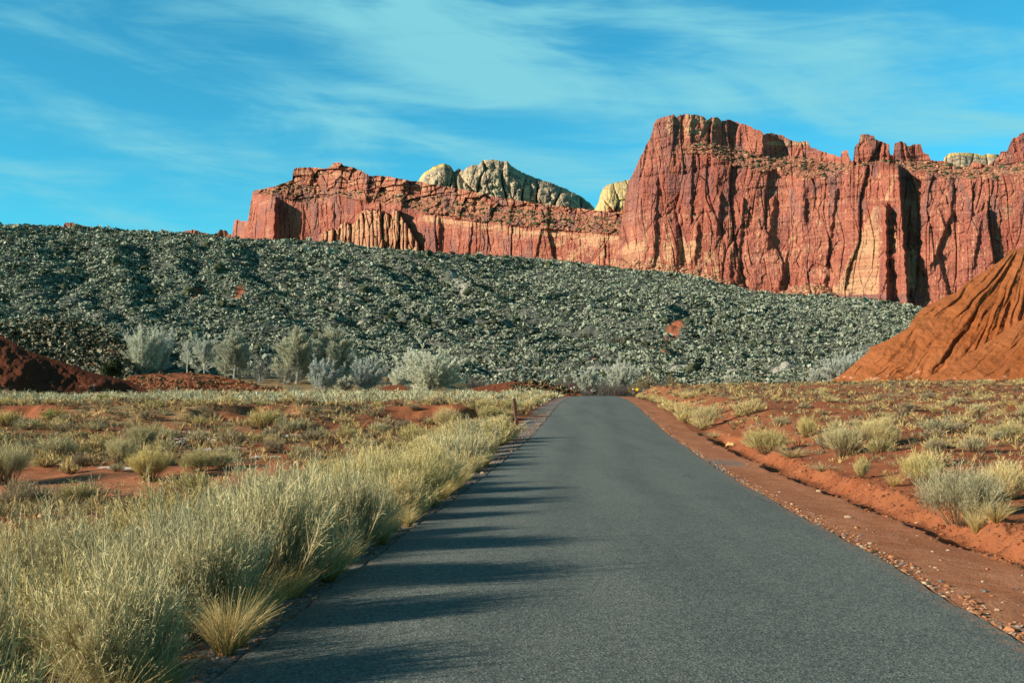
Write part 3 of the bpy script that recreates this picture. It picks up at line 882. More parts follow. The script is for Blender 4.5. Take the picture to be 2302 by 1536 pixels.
def b_mask(xx, y):
    top = itp(xx, CAST_SKY)
    pale = sstep(-1, 3, y - top) * (xx > 700) * (xx < 950) * (.68 + .25 * perlin(xx / 6, y / 30, 5))
    rim = itp(xx, B_RIM)
    pale = np.maximum(pale, sstep(940, 960, xx) * (1.05 * np.exp(-((y - rim - 10) / 9) ** 2) * (.75 + .5 * perlin(xx / 30, y / 9, 6)) + .4 * np.exp(-((y - rim - 24) / 5) ** 2)))
    pale = np.maximum(pale, sstep(1180, 1250, xx) * sstep(0, 14, y - rim) * (.45 + .35 * perlin(xx / 22, y / 18, 2)))
    pale = np.maximum(pale, .6 * np.exp(-((y - 388 - .03 * (xx - 660)) / 5) ** 2) * (xx > 655) * (xx < 760))
    pale = np.maximum(pale, .5 * sstep(500, 545, y) * (xx < 680) * (.6 + .6 * perlin(xx / 8, y / 30, 44)))
    sl = np.maximum(b_slope(xx, y), .35 * sstep(4, -4, y - itp(xx, B_CAP)))
    strk = .5 * sstep(.15, .42, perlin(xx / 4 + y / 160, y / 120, 57)) + .62 * sstep(.12, .4, fbm(xx / 26, y / 4.5, 3, 58)) * sstep(0, -20, y - rim)
    var = .62 * sstep(.0, .35, perlin(xx / 24, y / 70, 29)) * (1 - pale) + .35 * sstep(4, -4, y - rim) * sstep(.0, .3, fbm(xx / 20, y / 9, 3, 59))
    pale = np.maximum(pale, strk)
    return np.stack([pale, sl, var], -1)


oB, PB, MB = cliff_sheet('sandstone_cliff', B_SKY, 650, b_depth, b_mask, M_CLIFF, 1000, 330, 505, 1560, rough_top=1.6, kind='structure', category='cliff',
                         label='long stepped red sandstone mesa with a pale castle like spur at its foot')


def dome(name, sky_pts, ylow, Y0, x0, x1, nc, nr, seed, sc, yel, red, label, bulge=16):
    def dep(xx, y):
        b = EYE + (CY - y) / F * Y0
        a = (xx - CX) / F * Y0
        h1, h2, h3, dx, dy, ed = cells((a + 6 * perlin(b / 40, a / 40, seed)) / (34 * sc), b / (95 * sc), seed + 1)
        g1, g2, g3, ex, ey, ed2 = cells(a / (12 * sc), b / (40 * sc), seed + 5)
        top = itp(xx, sky_pts)
        k = np.clip(y - top, 0, 80)
        Y = Y0 + 60 * np.exp(-k / 16) - sc * (bulge * (h1 - .3) - 22 * dx * dx - 9 * np.exp(-(ed / .07) ** 2)) - sc * (3 * g1 - 6 * ex * ex - 2 * np.exp(-(ed2 / .08) ** 2)) - fbm(a / 8, b / 8, 5, seed + 8) * 3.6 * sc - 2.2 * sc * ledges(a, b, seed + 3, 9 * sc) - .25 * k
        return Y

    def msk(xx, y):
        top = itp(xx, sky_pts)
        return np.stack([yel(xx, y, y - top), red(xx, y, y - top), 0 * y], -1)
    return cliff_sheet(name, sky_pts, ylow, dep, msk, M_DOME, nc, nr, x0, x1, rough_top=2.2, back=((20, 2), (60, -8), (140, -60)), kind='structure', category='rock dome', label=label)


dome('sandstone_dome', ((915, 440), (935, 414), (948, 396), (956, 386), (970, 378), (984, 371), (1000, 367), (1011, 371), (1021, 385), (1030, 379), (1042, 384), (1050, 376), (1062, 370), (1075, 372), (1085, 362), (1100, 359), (1140, 362), (1150, 374), (1180, 391), (1210, 401), (1240, 411), (1270, 423), (1300, 438), (1322, 453), (1335, 466), (1350, 480)),
     520, 1760, 920, 1348, 520, 170, 501, 1.1, lambda x, y, k: .75 * sstep(16, 0, k) * (x < 1010) + .5 * sstep(8, 0, k) * (x > 1060), lambda x, y, k: .45 * sstep(60, 110, k), 'pale grey sandstone domes standing behind the long red mesa')
dome('sandstone_knob', ((1322, 482), (1336, 470), (1345, 455), (1350, 436), (1358, 420), (1372, 412), (1392, 409), (1410, 405), (1440, 404), (1470, 410)), 500, 1500, 1325, 1465, 180, 130, 601, .5,
     lambda x, y, k: .52 + 0 * x, lambda x, y, k: .2 + .4 * sstep(35, 60, k), 'yellow sandstone knob peeking out beside the prow of the tall butte')
dome('sandstone_knob', ((2095, 385), (2118, 372), (2124, 352), (2136, 345), (2155, 342), (2180, 343), (2205, 348), (2235, 346), (2250, 349), (2262, 358), (2300, 372)), 400, 1250, 2098, 2298, 220, 90, 701, .6,
     lambda x, y, k: .75 * sstep(12, 2, k), lambda x, y, k: 0 * x, 'yellow topped pale sandstone knob behind the rim of the tall butte')


def far_rock(pts, x0, x1, Y0, seed, label):
    def dep(xx, y):
        b = EYE + (CY - y) / F * Y0
        a = (xx - CX) / F * Y0
        return Y0 - rock_relief(a, b, seed, 2.0)
    cliff_sheet('distant_rock', pts, 545, dep, lambda xx, y: np.stack([.4 * sstep(10, 0, y - itp(xx, pts)), .6 + 0 * y, 0 * y], -1), M_CLIFF, 200, 50, x0, x1, rough_top=2.5, kind='structure', category='rock ridge', label=label)


far_rock(((395, 533), (405, 525), (414, 520), (436, 517), (452, 521), (470, 525), (489, 526), (494, 518), (505, 517), (512, 524), (530, 532)), 396, 528, 2300, 811, 'low far red rock ridge at the foot of the long mesa end')
far_rock(((95, 520), (120, 511), (142, 508), (146, 501), (165, 500), (169, 506), (185, 507), (225, 515), (250, 525)), 98, 248, 2300, 821, 'tiny far red rock outcrop above the crest of the grey hill')

# ------------------------------------------------------------------ clay mounds


def mound_sheet(name, skyp, basep, Yb, slope, summit, rill, mat, x0, x1, nc, nr, mask_fn, **props):
    """A clay hill: skyline and foot as outlines at a true distance, the flank between them leaning back at the given slope; rills fan out from the summit."""
    x = np.linspace(x0, x1, nc)
    sk, ba = itp(x, skyp) + .8 * fbm(x / 14, x * 0 + 9, 3, 3), itp(x, basep)
    t = np.linspace(0, 1, nr)
    y = ba[None] + 6 + (sk - ba - 6)[None] * t[:, None]
    xx = np.broadcast_to(x[None], y.shape)
    yb = itp(x, Yb)[None]
    m = yb / F
    h = (ba[None] - y) * m
    th = np.arctan2(y - summit[1], summit[0] - xx + 0.001)
    rr = np.hypot(y - summit[1], summit[0] - xx)
    wob = .014 * fbm(xx / 60, y / 60, 3, 12)
    g = .9 - ridged((th + wob) * rill[1] * .75, np.log(rr + 30) * .40, 1, rill[2])
    g2 = .9 - ridged((th + wob * 1.6) * rill[1] * 2.3, np.log(rr + 30) * 1.3, 2, rill[2] + 5)
    env = sstep(0, 1.4, h) * sstep(-1, 18, y - sk[None])
    bulge = rill[0] * (.66 * g + .40 * g2) * env * (.25 + .75 * sstep(0, 260, rr))
    cr = np.exp(-(perlin((th + wob * 1.5) * rill[1] * 1.5, np.log(rr + 30) * 1.1, rill[2] + 9) / .022) ** 2) * sstep(-.15, .25, perlin(xx / 40, y / 40, rill[2] + 2))
    bulge = bulge - rill[0] * .20 * cr * env
    ltop = np.clip(h, 0, None)
    Y = yb + ltop / slope - bulge + .22 * fbm(xx * m / 1.0, y * m / 1.0, 4, 66) * env + .9 * env * (fbm(xx * m / 7, y * m / 6, 3, 67))
    P = W(xx, y, Y)
    last = P[-1]
    rows = [P]
    for d, dz in ((2, -.5), (8, -4), (26, -16), (50, -30)):
        k = (last[:, 1] + d) / last[:, 1]
        q = np.stack([last[:, 0] * k, last[:, 1] + d, np.maximum(last[:, 2] + dz, -2.0)], -1)
        rows.append(q[None])
    V = np.concatenate(rows)
    mk = np.clip(mask_fn(xx, y, h, cr * env), 0, 1)
    mk = np.concatenate([mk] + [mk[-1:]] * 4)
    me = raw_mesh(name, V.reshape(-1, 3), grid_faces(*V.shape[:2]), mat, {'mask': mk}, True)
    return link(name, me, kind='structure', **props)


def m_mask(xx, y, h, cr):
    b = itp(h[:, :], ((0, .5), (1.2, .62), (2.2, .15), (5, 0), (100, 0)))
    ln = (np.exp(-((y - 706 - .12 * np.abs(xx - 2200) - 14 * perlin(xx / 40, .2)) / 1.8) ** 2) * .6 + np.exp(-((y - 664 - .12 * np.abs(xx - 2220) - 10 * perlin(xx / 30, 4.2)) / 1.6) ** 2) * .55) * sstep(.0, .3, perlin(xx / 25, y / 60, 70) + .1)
    return np.stack([np.maximum(b * (.7 + .8 * perlin(xx / 30, y / 12, 77)), ln), cr * .25 + .5 * sstep(600, 575, y), 0 * y], -1)


mound_sheet('clay_hill', ((1835, 872), (1860, 862), (1900, 836), (1940, 801), (1953, 790), (1955, 781), (1975, 774), (2000, 762), (2030, 744), (2044, 735), (2050, 722), (2066, 700), (2080, 690), (2120, 669), (2150, 657), (2166, 640), (2192, 622), (2220, 606), (2246, 588), (2262, 575), (2270, 562), (2302, 556), (2360, 540), (2440, 545), (2560, 640), (2700, 800)),
            ((1835, 872), (2302, 856), (2700, 852)), ((1835, 150), (2000, 142), (2302, 134), (2700, 126)), .78, (2330, 500), (1.15, 5.2, 31), M_MOUND, 1838, 2690, 640, 300, m_mask,
            label='steep orange clay hill with eroded rills rising to a dark knob', category='hill')
mound_sheet('clay_hill', ((1985, 872), (2060, 858), (2120, 832), (2180, 795), (2240, 756), (2302, 716), (2360, 676), (2450, 640), (2560, 690), (2700, 820)), ((1985, 872), (2302, 860), (2700, 856)), ((1985, 132), (2302, 122), (2700, 112)), .62, (2480, 560), (.75, 6.5, 57), M_MOUND, 1990, 2690, 460, 200,
            lambda xx, y, h, cr: np.stack([.62 * np.exp(-h / 1.6) * (.8 + .9 * perlin(xx / 26, y / 12, 79)), cr * .4, 0 * y], -1), label='smoother orange clay spur in front of the steep eroded hill', category='hill')
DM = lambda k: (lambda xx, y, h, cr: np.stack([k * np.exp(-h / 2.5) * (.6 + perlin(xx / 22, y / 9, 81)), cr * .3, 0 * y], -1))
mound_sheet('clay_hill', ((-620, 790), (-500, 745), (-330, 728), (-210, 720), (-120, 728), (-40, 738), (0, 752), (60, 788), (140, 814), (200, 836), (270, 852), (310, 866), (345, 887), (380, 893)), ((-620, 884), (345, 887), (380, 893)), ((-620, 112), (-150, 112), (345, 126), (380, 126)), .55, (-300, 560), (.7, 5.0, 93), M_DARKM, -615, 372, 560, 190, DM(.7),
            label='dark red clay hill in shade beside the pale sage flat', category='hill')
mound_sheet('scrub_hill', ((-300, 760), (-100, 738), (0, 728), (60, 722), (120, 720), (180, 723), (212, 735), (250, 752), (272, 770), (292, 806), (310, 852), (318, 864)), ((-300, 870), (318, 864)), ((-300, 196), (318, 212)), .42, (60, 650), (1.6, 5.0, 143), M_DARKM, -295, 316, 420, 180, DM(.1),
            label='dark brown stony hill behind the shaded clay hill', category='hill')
mound_sheet('earth_berm', ((255, 874), (290, 846), (350, 840), (430, 838), (500, 846), (560, 862), (640, 878), (700, 886)), ((255, 884), (700, 888)), ((255, 152), (700, 150)), .4, (420, 780), (.7, 7.0, 163), M_BERM, 258, 698, 340, 60, DM(.2),
            label='low stony red berm below the bare grey trees', category='berm')
mound_sheet('earth_berm', ((1035, 880), (1065, 872), (1100, 865), (1150, 858), (1200, 859), (1240, 866), (1290, 878), (1310, 886)), ((1035, 884), (1310, 888)), ((1035, 168), (1310, 168)), .45, (1160, 800), (.8, 7.0, 173), M_BERM, 1038, 1308, 260, 50, DM(.1),
            label='low red clay berm between the broad tree and the road crest', category='berm')
mound_sheet('earth_berm', ((842, 882), (858, 872), (880, 866), (902, 866), (922, 876), (934, 883)), ((842, 884), (934, 884)), ((842, 158), (934, 158)), .5, (890, 830), (.4, 7.0, 183), M_BERM, 844, 932, 120, 40, DM(.1),
            label='small dark red berm in front of the broad round tree', category='berm')


# ------------------------------------------------------------------ scrub, rubble and other stuff
def leafy(cent, rad, nq, size, cols):
    """Shrubs as sprays of many small leaf clumps."""
    n = len(cent)
    d = norm(rng.normal(size=(n, nq, 3)) + np.array([0, 0, .35]))
    r = rng.random((n, nq, 1)) ** .45
    c = cent[:, None] + d * r * rad[:, None, :] * np.array([1, 1, .8]) + np.array([0, 0, .45]) * rad[:, None, 2:3]
    nrm = norm(d + rng.normal(0, .6, (n, nq, 3))).reshape(-1, 3)
    a = rnd_side(nrm)
    b = np.cross(nrm, a)
    c = c.reshape(-1, 3)
    s = (np.repeat(rad.mean(1), nq) * size * rng.uniform(.6, 1.3, n * nq))[:, None]
    V = np.stack([c - a * s - b * s * .6, c + a * s - b * s * .5, c + a * s * .7 + b * s * .6, c - a * s * .8 + b * s * .5], 1).reshape(-1, 3)
    Fc = np.arange(len(V)).reshape(-1, 4)
    t = rng.random((n, 1, 1))
    col = np.array(cols[0]) * (1 - t) + np.array(cols[1]) * t
    col = np.where(rng.random((n, 1, 1)) < cols[3], np.array(cols[2]), col) * rng.uniform(.75, 1.25, (n, nq, 1))
    return V, Fc, np.repeat(col.reshape(-1, 1, 3), 4, 1).reshape(-1, 3)


def norm(v):
    return v / (np.linalg.norm(v, axis=-1, keepdims=True) + 1e-9)


def scrub_cols(n, a, b, dark, k):
    t = rng.random((n, 1, 1))
    c = np.array(a) * (1 - t) + np.array(b) * t
    c = np.where(rng.random((n, 1, 1)) < k, np.array(dark), c)
    return np.repeat(c, 12, 1).reshape(-1, 3) * (0.8 + .4 * rng.random((n * 12, 1)))


def hill_scrub():
    n = 80000
    x = rng.uniform(-60, 2360, n)
    yc = itp(x, CREST)
    y = yc + (868 - yc) * rng.random(n) ** 1.0
    P = hill_point(x, y)
    dens = .85 + .6 * fbm(P[:, 0] / 30, P[:, 1] / 30, 3, 61)
    red = np.zeros(n)
    for px, py, a, b, k in PATCH_RED + PATCH_PALE:
        red = np.maximum(red, k * np.exp(-((x - px + .2 * (y - py)) / a) ** 2 - ((y - py) / b) ** 2))
    keep = (rng.random(n) < dens) & (red < .35 + .3 * rng.random(n))
    keep &= ~((np.abs(y - itp(x, TRAIL)) < 4.5) & (x > 600) & (x < 1335)) & ~((np.abs(y - itp(x, TRAIL_B) - 2) < 3) & (x > 1365) & (x < 1525)) & ~((np.abs(y - 832 - .004 * (x - 1040)) < 2.5) & (x > 1040))
    P, y, x = P[keep], y[keep], x[keep]
    n = len(P)
    r = (rng.gamma(2.4, .12, n) + .25) * (.35 + .65 * P[:, 1] / 330)
    rad = np.stack([r * rng.uniform(.9, 1.5, n), r * rng.uniform(.9, 1.4, n), r], -1)
    V, Fc, C = leafy(P, rad * np.array([1.1, 1.1, .75]), 11, .43, ((.165, .182, .142), (.265, .285, .228), (.05, .06, .038), .16))
    link('hill_scrub', raw_mesh('hill_scrub', V, Fc, M_SCRUB, {'col': C}), kind='stuff', label='low grey desert scrub covering the long hillside', category='scrub')
    # the dark brush line along the old ditch
    xs = np.concatenate([rng.uniform(600, 1330, 1100), rng.uniform(1370, 1525, 200)])
    ys = np.where(xs < 1345, itp(xs, TRAIL), itp(xs, TRAIL_B)) + 3 + rng.normal(0, 1.0, len(xs))
    Q = hill_point(xs, ys)
    V, Fc = blobs(Q, rng.uniform(.3, .7, (len(Q), 1)), .8, .3)
    link('ditch_scrub', raw_mesh('ditch_scrub', V, Fc, M_SCRUB, {'col': scrub_cols(len(Q), (.05, .052, .036), (.08, .08, .055), (.04, .045, .03), .4)}), kind='stuff', label='thin dark line of brush along a ditch across the hillside', category='scrub')
    # brown brush on the dark stony hill and the berms


hill_scrub()


def surface_scatter(ob, n, rr, cols, name, label, x0, x1, sq=.75, lo=0, rows=None):
    """Lumps on the vertices of a built sheet that face the photo's frame."""
    me = ob.data
    co_ = np.empty(len(me.vertices) * 3, np.float32)
    me.vertices.foreach_get('co', co_)
    P = co_.reshape(-1, 3).astype(float)
    px = CX + F * P[:, 0] / P[:, 1]
    py = CY - F * (P[:, 2] - EYE) / P[:, 1]
    ok = np.nonzero((px > x0) & (px < x1) & (py < 890) & (py > lo))[0]
    Q = P[rng.choice(ok, n)] + rng.normal(0, .3, (n, 3)) * np.array([1, 1, 0])
    r = rng.uniform(rr[0], rr[1], n) * rng.uniform(.6, 1, n)
    V, Fc, C = leafy(Q, np.stack([r * 1.3, r * 1.3, r], -1), 12, .5, cols)
    return link(name, raw_mesh(name, V, Fc, M_SCRUB, {'col': C}), kind='stuff', label=label, category=name.replace('_', ' '))


ST = {o['label'].split(' ')[0] + o.name: o for o in S.objects if o.get('kind') == 'structure'}
for o in [o for o in S.objects if o.get('kind') == 'structure']:
    if o['label'].startswith('dark brown stony'):
        surface_scatter(o, 2600, (.3, .8), ((.16, .14, .095), (.28, .25, .18), (.07, .065, .04), .3), 'stony_scrub', 'grey brush and stones on the dark brown hill', -60, 312)
    if o['label'].startswith('low stony red berm'):
        surface_scatter(o, 480, (.12, .30), ((.17, .10, .055), (.28, .20, .12), (.09, .06, .035), .25), 'berm_scrub', 'brown brush and stones on the low stony berm', 262, 690)
    if o['label'].startswith('low red clay berm'):
        surface_scatter(o, 160, (.2, .45), ((.12, .09, .05), (.2, .16, .1), (.06, .05, .03), .4), 'berm_scrub', 'sparse dark brush on the red berm near the crest', 1150, 1300)


def ledge_stuff(P, mk, n1, n2, rr, name):
    sl = mk[..., 1].ravel()
    Q = P.reshape(-1, 3)
    px = CX + F * Q[:, 0] / Q[:, 1]
    ok = np.nonzero((sl > .5) & (px < 2400))[0]
    A = Q[rng.choice(ok, n1)]
    r = rng.uniform(rr[0], rr[1], n1)
    V, Fc = blobs(A, np.stack([r * 1.2, r, r], -1), .8, .3)
    link('ledge_scrub', raw_mesh('ledge_scrub', V, Fc, M_SCRUB, {'col': scrub_cols(n1, (.05, .06, .035), (.10, .105, .06), (.04, .05, .03), .4)}), kind='stuff', label='dark junipers and brush dotted along the ledges of the ' + name, category='scrub')
    B = Q[rng.choice(ok, n2)]
    r = rng.gamma(2.2, rr[0] * .22, n2) + .15
    V, Fc = blobs(B, np.stack([r * 1.3, r, r], -1), .8, .42, .1)
    link('ledge_rubble', raw_mesh('ledge_rubble', V, Fc, M_RUBBLE), kind='stuff', label='tan broken rock on the ledges and talus of the ' + name, category='rubble')


ledge_stuff(PA, MA, 120, 1900, (.7, 1.6), 'tall butte')
ledge_stuff(PB, MB, 260, 1400, (.9, 2.2), 'long mesa')

# talus blocks below the tall butte
tal = MA[..., 1].ravel()
Qt = PA.reshape(-1, 3)
tx, ty = CX + F * Qt[:, 0] / Qt[:, 1], CY - F * (Qt[:, 2] - EYE) / Qt[:, 1]
ok = np.nonzero((ty > itp(tx, A_TALUS) + 2) & (ty < 680) & (tx < 1900))[0]
B_ = Qt[rng.choice(ok, 900)]
r_ = rng.gamma(2.2, .30, 900) + .2
V_, F_ = blobs(B_, np.stack([r_ * 1.3, r_, r_], -1), .8, .42, .1)
link('talus_rubble', raw_mesh('talus_rubble', V_, F_, M_RUBBLE), kind='stuff', label='orange talus blocks heaped at the foot of the tall butte', category='rubble')

# ------------------------------------------------------------------ plants


def norm(v):
    return v / (np.linalg.norm(v, axis=-1, keepdims=True) + 1e-9)


def rabbitbrush_parts(n_stem, n_twig, spread, w, seed, pal, fuzz=2):
    """Unit-high shrub: woody stems fanning from the root, fine upright twigs with feathery tips."""
    global rng
    keep, rng = rng, np.random.default_rng(seed)
    base_c, stem_c, twig_c, tip_c = [np.array(c) for c in pal]
    a = rng.random(n_stem) * 2 * PI
    lean = spread * np.sqrt(rng.random(n_stem)) * (0.75 + .5 * rng.random(n_stem))
    L = (1.0 - .22 * (lean / spread) ** 2) * rng.uniform(.62, .98, n_stem) * .86
    kc = rng.integers(0, 5, n_stem)
    ca, cr, ch = rng.random(5) * 2 * PI, rng.uniform(.05, .30, 5), rng.uniform(.62, 1.0, 5)
    ch[0] = 1.0
    L = L * ch[kc]
    stray = rng.random(n_stem) < .07
    L = np.where(stray, L * rng.uniform(1.1, 1.35, n_stem), L)
    root = np.stack([np.cos(a), np.sin(a), 0 * a], -1) * (.07 * np.sqrt(rng.random(n_stem)) + .05 * lean)[:, None] + np.stack([np.cos(ca[kc]) * cr[kc], np.sin(ca[kc]) * cr[kc], 0 * a], -1) * .6
    d0 = norm(np.stack([np.cos(a) * np.sin(lean), np.sin(a) * np.sin(lean), np.cos(lean)], -1) + np.stack([np.cos(ca[kc]) * cr[kc], np.sin(ca[kc]) * cr[kc], 0 * a], -1) * .9)
    t = np.linspace(0, 1, 5)
    side0 = rnd_side(d0)
    bend = np.where(stray[:, None], rng.normal(0, .30, (n_stem, 1)), rng.normal(0, .12, (n_stem, 1)))
    sag = rng.uniform(-.12, .12, n_stem)
    P = root[:, None] + d0[:, None] * (L[:, None] * t)[..., None] + side0[:, None] * (bend * t ** 2 * L[:, None])[..., None]
    P[..., 2] += (sag * L)[:, None] * t ** 2 * np.sin(lean)[:, None]
    wid = w * 1.5 * (1 - .6 * t)[None] * rng.uniform(.7, 1.3, (n_stem, 1))
    cv = rng.uniform(.75, 1.2, (n_stem, 1, 1))
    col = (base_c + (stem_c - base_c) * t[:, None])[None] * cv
    stems = strips(P, wid, rnd_side(d0), col)
    k = n_stem * n_twig
    si = np.repeat(np.arange(n_stem), n_twig)
    ft = rng.uniform(.36, 1.0, k) ** .8
    idx = np.clip((ft * 4).astype(int), 0, 3)
    fr = ft * 4 - idx
    p0 = P[si, idx] * (1 - fr)[:, None] + P[si, idx + 1] * fr[:, None]
    d = norm(d0[si] + rng.normal(0, .30, (k, 3)) + np.array([0, 0, .28]))
    l2 = rng.uniform(.13, .36, k) * (1.1 - .45 * ft)
    tt = np.linspace(0, 1, 4)
    b2 = rnd_side(d) * rng.normal(0, .12, (k, 1))
    Q = p0[:, None] + d[:, None] * (l2[:, None] * tt)[..., None] + b2[:, None] * (l2[:, None] * tt ** 2)[..., None]
    w2 = w * (1 - .55 * tt)[None] * rng.uniform(.6, 1.2, (k, 1))
    mix = rng.random((k, 1, 1)) * .5 + .5 * tt[None, :, None]
    c2 = (twig_c + (tip_c - twig_c) * mix) * rng.uniform(.7, 1.25, (k, 1, 1))
    dead = rng.random((k, 1, 1)) < .16
    c2 = np.where(dead, np.array((.47, .40, .26)) * rng.uniform(.7, 1.2, (k, 1, 1)), c2)
    fol = [strips(Q, w2, rnd_side(d), c2)]
    if fuzz:
        m = k * fuzz
        qi = np.repeat(np.arange(k), fuzz)
        f = rng.uniform(.45, 1, m)
        s0 = Q[qi, 0] * (1 - f)[:, None] + Q[qi, 3] * f[:, None]
        dd = norm(d[qi] + rng.normal(0, .5, (m, 3)))
        l3 = rng.uniform(.018, .055, m)
        R = np.stack([s0, s0 + dd * l3[:, None]], 1)
        w3 = np.stack([np.full(m, w * .75), np.full(m, w * .55)], 1)
        c3 = np.repeat((tip_c * rng.uniform(.7, 1.3, (m, 1)))[:, None], 2, 1)
        fol.append(strips(R, w3, rnd_side(dd), c3))
    rng = keep
    return stems, joinm(fol)


def tuft_parts(n, spread, w, seed, c0, c1, arch=.45):
    global rng
    keep, rng = rng, np.random.default_rng(seed)
    a = rng.random(n) * 2 * PI
    lean = spread * rng.random(n) ** .7
    L = rng.uniform(.55, 1.05, n)
    t = np.linspace(0, 1, 5)
    out = np.stack([np.cos(a), np.sin(a), 0 * a], -1)
    root = out * (.09 * np.sqrt(rng.random(n)))[:, None] + rng.normal(0, .02, (n, 3)) * np.array([1, 1, 0])
    ar = arch * rng.uniform(.2, 1.2, n)
    hor = np.sin(lean)[:, None] * t + (ar[:, None] * t ** 2) * .55
    ver = np.cos(lean)[:, None] * t - (ar[:, None] * t ** 2.4) * .45
    P = root[:, None] + out[:, None] * (hor * L[:, None])[..., None]
    P[..., 2] += ver * L[:, None]
    P[..., 2] = np.maximum(P[..., 2], .01)
    wid = w * (1 - .75 * t)[None] * rng.uniform(.6, 1.3, (n, 1))
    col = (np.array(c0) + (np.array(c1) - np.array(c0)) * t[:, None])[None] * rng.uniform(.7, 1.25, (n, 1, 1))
    r = strips(P, wid, rnd_side(out + np.array([0, 0, .5])), col)
    rng = keep
    return r


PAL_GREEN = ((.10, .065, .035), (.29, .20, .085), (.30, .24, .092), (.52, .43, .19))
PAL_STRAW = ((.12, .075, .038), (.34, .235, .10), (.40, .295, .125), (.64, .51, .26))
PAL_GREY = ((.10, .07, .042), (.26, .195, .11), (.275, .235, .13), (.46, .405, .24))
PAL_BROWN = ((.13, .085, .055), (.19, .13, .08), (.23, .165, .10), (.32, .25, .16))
PAL_BRIGHT = ((.11, .10, .04), (.15, .17, .05), (.17, .22, .05), (.27, .32, .09))


def plant_proto(n_stem, n_twig, spread, w, seed, pal, fuzz):
    st, fo = rabbitbrush_parts(n_stem, n_twig, spread, w, seed, pal, fuzz)
    return (raw_mesh('stems', st[0], st[1], M_LEAF, {'col': st[2]}), raw_mesh('foliage', fo[0], fo[1], M_LEAF, {'col': fo[2]}))


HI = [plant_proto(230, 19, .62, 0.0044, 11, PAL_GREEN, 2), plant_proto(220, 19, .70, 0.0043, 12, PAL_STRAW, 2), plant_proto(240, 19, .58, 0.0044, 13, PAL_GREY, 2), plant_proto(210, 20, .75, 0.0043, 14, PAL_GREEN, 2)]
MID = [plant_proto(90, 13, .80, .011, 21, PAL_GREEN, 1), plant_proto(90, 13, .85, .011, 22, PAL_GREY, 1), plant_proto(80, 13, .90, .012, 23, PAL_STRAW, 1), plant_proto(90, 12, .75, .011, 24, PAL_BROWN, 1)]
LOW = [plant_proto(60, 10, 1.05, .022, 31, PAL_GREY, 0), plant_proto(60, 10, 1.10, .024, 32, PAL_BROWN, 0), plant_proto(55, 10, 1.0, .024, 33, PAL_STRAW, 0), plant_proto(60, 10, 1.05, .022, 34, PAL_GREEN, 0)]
BRIGHT = plant_proto(70, 12, .9, .016, 41, PAL_BRIGHT, 1)


def tuft_proto(*a):
    v, f, c = tuft_parts(*a)
    return raw_mesh('grass_tuft', v, f, M_LEAF, {'col': c})


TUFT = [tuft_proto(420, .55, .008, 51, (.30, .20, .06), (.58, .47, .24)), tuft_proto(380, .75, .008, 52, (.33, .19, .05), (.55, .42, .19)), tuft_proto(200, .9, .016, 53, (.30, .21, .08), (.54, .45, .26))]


def bush(kind, proto, X, Y, h, wide=1.0, **props):
    o = link(kind, None)
    o.location = (X, Y, float(gz(np.array([X]), np.array([Y]))[0]) - .02)
    o.rotation_euler = (random.uniform(-.06, .06), random.uniform(-.06, .06), random.uniform(0, 2 * PI))
    o.scale = (h * wide, h * wide, h)
    for k, v in props.items():
        o[k] = v
    link('stems', proto[0], o)
    link('foliage', proto[1], o)
    return o


def tuft(proto, X, Y, h, wide=1.0, **props):
    o = link('grass_tuft', proto)
    o.location = (X, Y, float(gz(np.array([X]), np.array([Y]))[0]) - .02)
    o.rotation_euler = (0, 0, random.uniform(0, 2 * PI))
    o.scale = (h * wide, h * wide, h)
    o['category'] = 'grass tuft'
    for k, v in props.items():
        o[k] = v
    return o


# the dense row along the verge, from beside the camera to the post
G1 = 'tall brush row along the gravel verge'
yc = 4.6
while yc < 45:
    hc = random.choice((.95, 1.12, 1.25, 1.38, 1.5)) * random.uniform(.95, 1.05) * (1 - .16 * min(1, max(0, yc - 14) / 22))
    shift = -.022 * max(0, yc - 15)
    pal = random.randrange(4)
    members = [(-3.32, 0, 1.0), (-4.10, .35, 1.05), (-4.35, -.55, .92), (-5.15, .1, .98), (-5.9, -.3, .82)]
    for u0, dy, k in members[:5 if yc < 24 else 4]:
        h = hc * k * random.uniform(.86, 1.08)
        y = yc + dy + random.uniform(-.2, .2)
        X = road_x(y) + u0 + shift + random.uniform(-.15, .15) - .25 * max(0, h - 1.15)
        if 41 < y < 54 and abs(CX + F * X / y - 1155) < 30:
            continue
        pr = HI[pal] if random.random() < .6 else random.choice(HI)
        if y > 22:
            pr = random.choice(MID[:3])
        bush('rabbitbrush', pr, X, y, h, random.uniform(.85, 1.05), category='shrub', group=G1, label='tall pale green brush packed in the dense row along the gravel verge')
    yc += random.uniform(1.55, 2.3) * (1 + .004 * yc)
G2 = 'golden grass tufts fringing the brush row'
y = 5.0
while y < 30:
    X = road_x(y) - random.uniform(2.90, 3.35) - .02 * max(0, y - 15)
    tuft(random.choice(TUFT[:2]), X, y, random.uniform(.35, .58), 1.0, group=G2, label='golden bunch grass fringing the dense brush row beside the asphalt')
    y += random.uniform(.2, .6)

